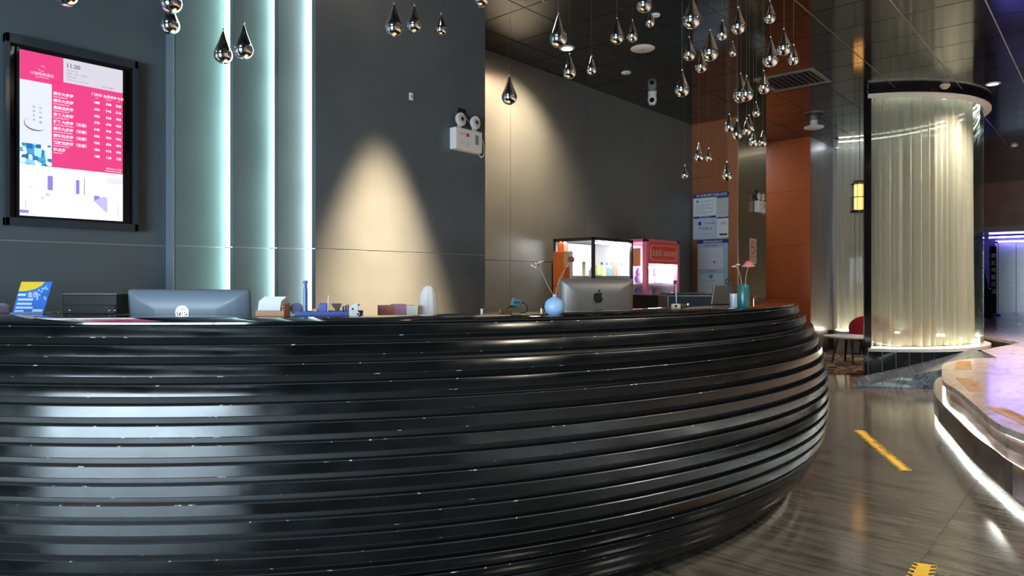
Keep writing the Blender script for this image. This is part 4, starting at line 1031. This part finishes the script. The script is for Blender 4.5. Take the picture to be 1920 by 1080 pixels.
MB().lathe([(0, .004), (EM, .003), (EM, 0), (0, 0)], 32, (-.012, yl, zl), axis='Y').build('emblem_disc', mat('emblem_dark', (.03, .035, .05), .15), mt)
ringpoly_plate(EM * .86, EM, yl - .0046, mat('emblem_silver', (.75, .77, .80), .25, metal=.6), mt, 'emblem_ring', 36, -.012, zl)
MB().plate([(-.012 + EM * .9 * math.cos(t), zl + EM * .9 * math.sin(t)) for t in [PI * .3 + k * PI * .4 / 8 for k in range(9)]], yl - .0052, yl - .0046).build('emblem_crescent', MATS['emblem_silver'], mt)
text('hp', .042, -.012, yl - .0058, zl - .010, MATS['emblem_silver'], mt, 'CENTER', .0006, .3)
mt2, zc2, R2_ = monitor(1119, 522.5, 4.05, .455, .345, ALU, 'silver aluminium desktop computer with a black fruit emblem behind the counter', None, .06, .06, name='desktop_computer')
APPLE = [(0, -.48), (.16, -.52), (.30, -.42), (.42, -.18), (.36, -.02), (.30, .08), (.31, .22), (.40, .33), (.28, .43), (.12, .43), (0, .38), (-.14, .43), (-.30, .40), (-.42, .22), (-.44, 0), (-.36, -.28), (-.24, -.46), (-.12, -.52)]
LEAF = [(.0, .48), (.02, .62), (.14, .76), (.16, .62), (.08, .50)]
AS = .076
def logo_piece(pts, nm):
    pts = smooth_closed([Vector(p) for p in pts], 4)
    MB().plate([(x * AS * .82, zc2 + .062 + z * AS * .82) for x, z in pts], -.0345, -.0285).build(nm, BLACKP, mt2)
logo_piece(APPLE, 'emblem'); logo_piece(LEAF, 'emblem_leaf')
# tan card box with white cards
p = on_top(507, 593.3)
cb = thing('card_box', 'tan leather box holding a stack of white cards on the counter', 'card holder', (*p, DTOP), facing(*p) - .1)
MB().box((0, .03, .012), (.118, .075, .024), .003).build('tray', TANBOX, cb)
MB().box((.052, .035, .03), (.012, .07, .045), .003).build('side_wall', TANBOX, cb)
for k in range(5):
    MB().box((-.008 + k * .002, .012 + k * .009, .04 + k * .004), (.092, .003, .05), 0, 0, Matrix.Rotation(-.35, 3, 'X')).build('card', PAPER, cb)
for k in range(3): MB().lathe([(0, .002), (.004, .001), (.004, 0), (0, 0)], 8, (.052, -.001, .022 + .012 * k), axis='Y').build('stud', BLACKP, cb)
# blue desk organiser
p = on_top(616, 592.0)
og2 = thing('desk_organiser', 'blue plastic desk organiser tray with stationery and an upright stick', 'organiser', (*p, DTOP), facing(*p) - .05)
MB().box((0, .03, .004), (.27, .085, .008), .003).build('tray_base', BLUEP, og2)
for y in (-.012, .072): MB().box((0, y, .010), (.27, .005, .018), .001).build('tray_wall', BLUEP, og2)
MB().box((-.0265, .04, .028), (.035, .045, .045), .003).build('pad_box', mat('pad_blue', (.10, .12, .42), .5), og2)
MB().lathe([(0, 0), (.009, 0), (.0085, .10), (.006, .125), (.010, .132), (.009, .140), (0, .142)], 12, (-.097, .02, .006)).build('upright_stick', mat('stick_blue', (.08, .15, .42), .25), og2)
MB().box((-.058, .03, .018), (.02, .03, .022), .003).build('eraser', mat('sand_yellow', (.6, .45, .2), .5), og2)
MB().lathe([(0, -.012), (.024, -.012), (.024, .012), (0, .012)], 20, (-.135, .03, .03), axis='Y').build('tape_roll', mat('navy_roll', (.03, .04, .15), .3), og2)
MB().add([(.01, .0, .05), (.05, .0, .05), (.035, .0, .012), (.01, .04, .05), (.05, .04, .05), (.035, .04, .012)], [(0, 2, 1), (3, 4, 5), (0, 1, 4, 3), (1, 2, 5, 4), (2, 0, 3, 5)]).build('clip_holder', mat('dark_maroon', (.06, .02, .015), .4), og2)
for k in range(6): MB().box((.058 + k * .009, .02 + .006 * (k % 2), .025), (.005, .03, .028 + .007 * (k % 3)), .001).build('pen', [BLACKP, BLUEP, GREYT][k % 3], og2)
MB().tube([(-.004, 0, .006), (.0, .0, .085)], .0022, 6).build('thin_rod', PAPER, og2)
tp_ = thing('tape_dispenser', 'white plug shaped tape dispenser at the end of the blue organiser', 'dispenser', (*on_top(665, 592.5), DTOP), facing(*p))
MB().plate(smooth_closed([Vector(q) for q in ((-.018, 0), (.014, 0), (.020, .012), (.012, .022), (.018, .038), (.022, .052), (.0, .050), (-.020, .038), (-.022, .015))], 3), -.012, .012).build('body', WHITE, tp_)
for x, z in ((-.008, .03), (.016, .046), (.013, .008)): MB().lathe([(0, .003), (.004, .002), (.004, 0), (0, 0)], 8, (x, -.012, z), axis='Y').build('stud', BLACKP, tp_)
# pink box + white towel behind the counter
q = XY(733, 3.12)
pk = thing('tissue_box', 'pink and mauve paper box standing behind the counter edge', 'box', (*q, WTOP), facing(*q) + .1)
MB().box((-.022, 0, .205), (.066, .07, .41), .002).build('pink_half', mat('box_pink', (.58, .20, .19), .5), pk)
MB().box((.035, 0, .207), (.06, .07, .414), .002).build('mauve_half', mat('box_mauve', (.50, .28, .40), .5), pk)
MB().box((.088, .0, .204), (.046, .07, .408), .002).build('white_end', PAPER, pk)
q = XY(802, 3.22)
tw = thing('draped_towel', 'white towel draped over a low stand behind the counter', 'towel', (*q, WTOP), facing(*q))
vs = []; fs = []; n = 40
for zi, (z, r) in enumerate(((.0, .062), (.15, .058), (.30, .053), (.40, .046), (.46, .036), (.492, .024), (.50, .010))):
    for k in range(n):
        a = 2 * PI * k / n; rr = r * (1 + (.10 * math.sin(9 * a) + .06 * math.sin(5 * a + 1)) * (1 - zi / 7)); vs.append((rr * math.cos(a) + .006 * zi / 6, .7 * rr * math.sin(a), z))
for i in range(6):
    for k in range(n): fs.append((i * n + k, i * n + (k + 1) % n, (i + 1) * n + (k + 1) % n, (i + 1) * n + k))
fs.append(tuple(6 * n + k for k in range(n))); fs.append(tuple(range(n))[::-1])
MB().add(vs, fs, 0, True).build('cloth', TOWEL, tw)
MB().lathe([(0, 0), (.05, 0), (.05, .008), (.008, .012), (.008, .45), (0, .45)], 12).build('stand', BLACKP, tw)
# card terminal with cables
p = on_top(950, 588.5)
cr = thing('card_terminal', 'small brown card terminal with a teal handset and looped cable on the counter', 'card reader', (*p, DTOP), facing(*p) - .2)
MB().box((-.005, .0, .012), (.055, .04, .018), .003).build('base', mat('brown_base', (.10, .055, .03), .35), cr)
MB().tube([(-.11, 0, .022), (.06, 0, .026)], .0028, 6).build('arm', GOLD, cr)
MB().box((-.112, 0, .012), (.01, .012, .024), .002).build('arm_foot', WHITE, cr)
MB().box((.045, .01, .048), (.042, .025, .035), .005, 0, Matrix.Rotation(.25, 3, 'Y')).build('handset', mat('teal_plastic', (.05, .13, .15), .35), cr)
for x in (-.006, .008): MB().box((.045 + x, -.004, .05), (.005, .004, .007)).build('socket_slot', BLACKP, cr)
MB().tube(smooth_open([(.06, .01, .05), (.088, .01, .042), (.096, .01, .02), (.085, 0, .006), (.06, -.005, .004)], 5), .0022, 6).build('cable', BLACKP, cr)
MB().tube(smooth_open([(-.005, 0, .02), (.02, 0, .034), (.03, .005, .028), (.045, .01, .032)], 4), .003, 6).build('lead', BLACKP, cr)
# sky blue round vase with dried flowers
def stem_flower(par, pts, r=.0016): MB().tube(smooth_open(pts, 5), r, 6).build('stem', STEMM, par)
p = on_top(1040, 590.8)
vz = thing('round_vase', 'sky blue globe vase with two dried flowers on the counter', 'vase', (*p, DTOP), math.atan2(RT.y, RT.x))
MB().lathe([(0, 0), (.024, 0), (.026, .003), (.040, .016), (.0435, .036), (.040, .055), (.028, .069), (.012, .076), (.0085, .080), (.0085, .088), (.0070, .088), (.0065, .078), (0, .07)], 36).build('body', SKYV, vz)
stem_flower(vz, [(-.002, 0, .08), (-.03, .01, .13), (-.062, .02, .20)], .0012); stem_flower(vz, [(.003, 0, .08), (.022, .02, .15), (.07, .03, .235)], .0012)
fl1 = MB()
for k in range(7):
    a = 2 * PI * k / 7; fl1.box((-.075 + .016 * math.cos(a), .02 + .016 * math.sin(a), .216 + .010 * math.cos(a) + .003 * (k % 2)), (.026, .008, .006), .002, 0, Matrix.Rotation(a, 3, 'Z') @ Matrix.Rotation(-.4, 3, 'Y'))
fl1.build('cream_flower', PETALW, vz)
MB().lathe([(0, 0), (.012, .004), (.016, .014), (.010, .024), (0, .026)], 10, (.072, .03, .225)).build('maroon_flower', PETALD, vz)
# teal vase with pink flowers
p = on_top(1394, 578.0)
v2 = thing('cylinder_vase', 'teal cylinder vase with a pink carnation near the end of the counter', 'vase', (*p, DTOP), math.atan2(RT.y, RT.x))
MB().lathe([(0, 0), (.026, 0), (.031, .010), (.033, .06), (.031, .115), (.024, .128), (.021, .128), (.026, .11), (.026, .02), (0, .015)], 32).build('body', TEALV, v2)
stem_flower(v2, [(.004, 0, .03), (.012, 0, .16), (.026, 0, .222)]); stem_flower(v2, [(-.004, 0, .03), (-.014, 0, .16), (-.038, 0, .225)])
for k in range(5):
    MB().lathe([(0, .0), (.034 - .005 * k, .006 + .001 * k), (.035 - .006 * k, .010), (.02, .012), (0, .006)], 11, (.027, 0, .216 + k * .006), smooth=False).build('petal_layer', PETAL, v2)
fl2 = MB()
for k in range(6):
    a = 2 * PI * k / 6; fl2.box((-.04 + .012 * math.cos(a), .012 * math.sin(a), .228 + .006 * math.cos(a)), (.02, .008, .004), .001, 0, Matrix.Rotation(a, 3, 'Z'))
fl2.build('small_flower', PETALW, v2); MB().lathe([(0, 0), (.008, .003), (.006, .012), (0, .014)], 10, (-.04, 0, .226)).build('flower_center', PETALD, v2)
# pen cup with scissors behind teal vase
p = on_top(1376, 575.5)
pc = thing('pen_cup', 'clear pen cup with black scissors beside the teal vase', 'pen cup', (*p, DTOP), math.atan2(RT.y, RT.x))
MB().lathe([(0, 0), (.02, 0), (.024, .075), (.022, .075), (.018, .004), (0, .004)], 20).build('cup', mat('clear_cup', (.45, .48, .62), .1), pc)
MB().tube([(0, 0, .01), (-.022, 0, .12)], .004, 6).build('pen', BLACKP, pc); MB().tube([(.004, 0, .01), (-.012, .006, .115)], .004, 6).build('pen', BLACKP, pc)
for cx_ in (-.036, -.018):
    MB().tube([(cx_ + .010 * math.cos(t), 0, .140 + .015 * math.sin(t) - (cx_ + .036) * .5) for t in [k * 2 * PI / 14 for k in range(15)]], .0028, 6).build('scissor_loop', BLACKP, pc)
# dark tablet on a stand
p = on_top(1356, 571.8)
tt = thing('tablet_terminal', 'dark tilted tablet terminal seen from behind on the counter', 'tablet', (*p, DTOP), math.atan2(RT.y, RT.x) + .35)
R3_ = Matrix.Rotation(-.30, 3, 'X')
sk = MB()
vs = [(-.085, 0, .006), (.055, .0, .006), (.075, .03, .118), (-.042, .03, .118)]
vs += [(x, y + .012, z) for x, y, z in vs]
sk.add(vs, [(0, 1, 2, 3), (4, 7, 6, 5), (0, 4, 5, 1), (1, 5, 6, 2), (2, 6, 7, 3), (3, 7, 4, 0)]); sk.build('body', mat('olive_black', (.030, .032, .026), .4), tt)
MB().tube([(-.086, -.001, .006), (-.043, .029, .119)], .0035, 6).build('bright_edge', ALU, tt)
MB().box((-.01, .035, .004), (.12, .06, .008), .002).build('foot', BLACKP, tt)
MB().lathe([(0, .004), (.004, .003), (.004, 0), (0, 0)], 8, (.04, .004, .03), axis='Y').build('stud', GOLD, tt)
# black printer behind the counter edge
q = XY(1296, 4.55)
pr_ = thing('office_printer', 'low black office printer behind the counter near the notice boards', 'printer', (*q, WTOP), math.atan2(RT.y, RT.x))
MB().box((0, .1, .215), (.34, .28, .43), .012).build('housing', mat('printer_black', (.02, .026, .036), .35), pr_)
MB().box((0, .1, .436), (.30, .24, .01), .003).build('lid', BLACKP, pr_); MB().box((0, -.045, .12), (.26, .02, .05), .004).build('paper_slot', BLACKG, pr_)
# pen on chain stand
p = on_top(1267, 578.0)
ps = thing('pen_stand', 'cream desk pen stand with an upright dark pen and gold chain', 'pen stand', (*p, DTOP), math.atan2(RT.y, RT.x))
MB().box((0, 0, .012), (.045, .035, .024), .004).build('base', mat('cream_base', (.62, .58, .44), .4), ps)
MB().box((-.004, -.018, .012), (.012, .004, .012), .001).build('base_mark', BLACKP, ps)
MB().tube([(.004, 0, .02), (.003, 0, .08), (.002, 0, .135)], [.0035, .0055, .004], 8).build('pen', mat('pen_navy', (.02, .02, .07), .25), ps)
MB().box((-.004, 0, .138), (.018, .007, .022), .003).build('pen_cap', mat('pen_navy', (.02, .02, .07), .25), ps)
MB().tube(smooth_open([(.02, 0, .018), (.03, 0, .022), (.042, 0, .014), (.055, 0, .018), (.066, 0, .020)], 4), .003, 6).build('chain', GOLD, ps)
MB().lathe([(0, 0), (.008, .004), (.008, .014), (0, .018)], 10, (.066, 0, .012)).build('chain_bead', GOLD, ps)
# small dark figurine beside the vase
p = on_top(1413, 574)
fg = thing('dark_figurine', 'small dark maroon knob figurine beside the teal vase', 'ornament', (*p, DTOP), 0)
MB().lathe([(0, 0), (.011, 0), (.008, .012), (.006, .028), (.013, .036), (.017, .05), (.012, .064), (0, .068)], 16).build('body', PETALD, fg)
MB().tube([(-.014, -.006, 0), (-.014, -.006, .045)], .0022, 6).build('gold_pin', GOLD, fg)
p = XY(1021, 2.98)
mc = thing('gold_tap', 'small gold topped hook beside the sky blue vase', 'hook', (*on_top(1016, 588), DTOP), math.atan2(RT.y, RT.x))
MB().box((0, 0, .012), (.010, .010, .024), .002).build('post', GOLD, mc); MB().box((.006, 0, .028), (.022, .012, .008), .002).build('arm', BLACKP, mc)
print('tiles', n_t)
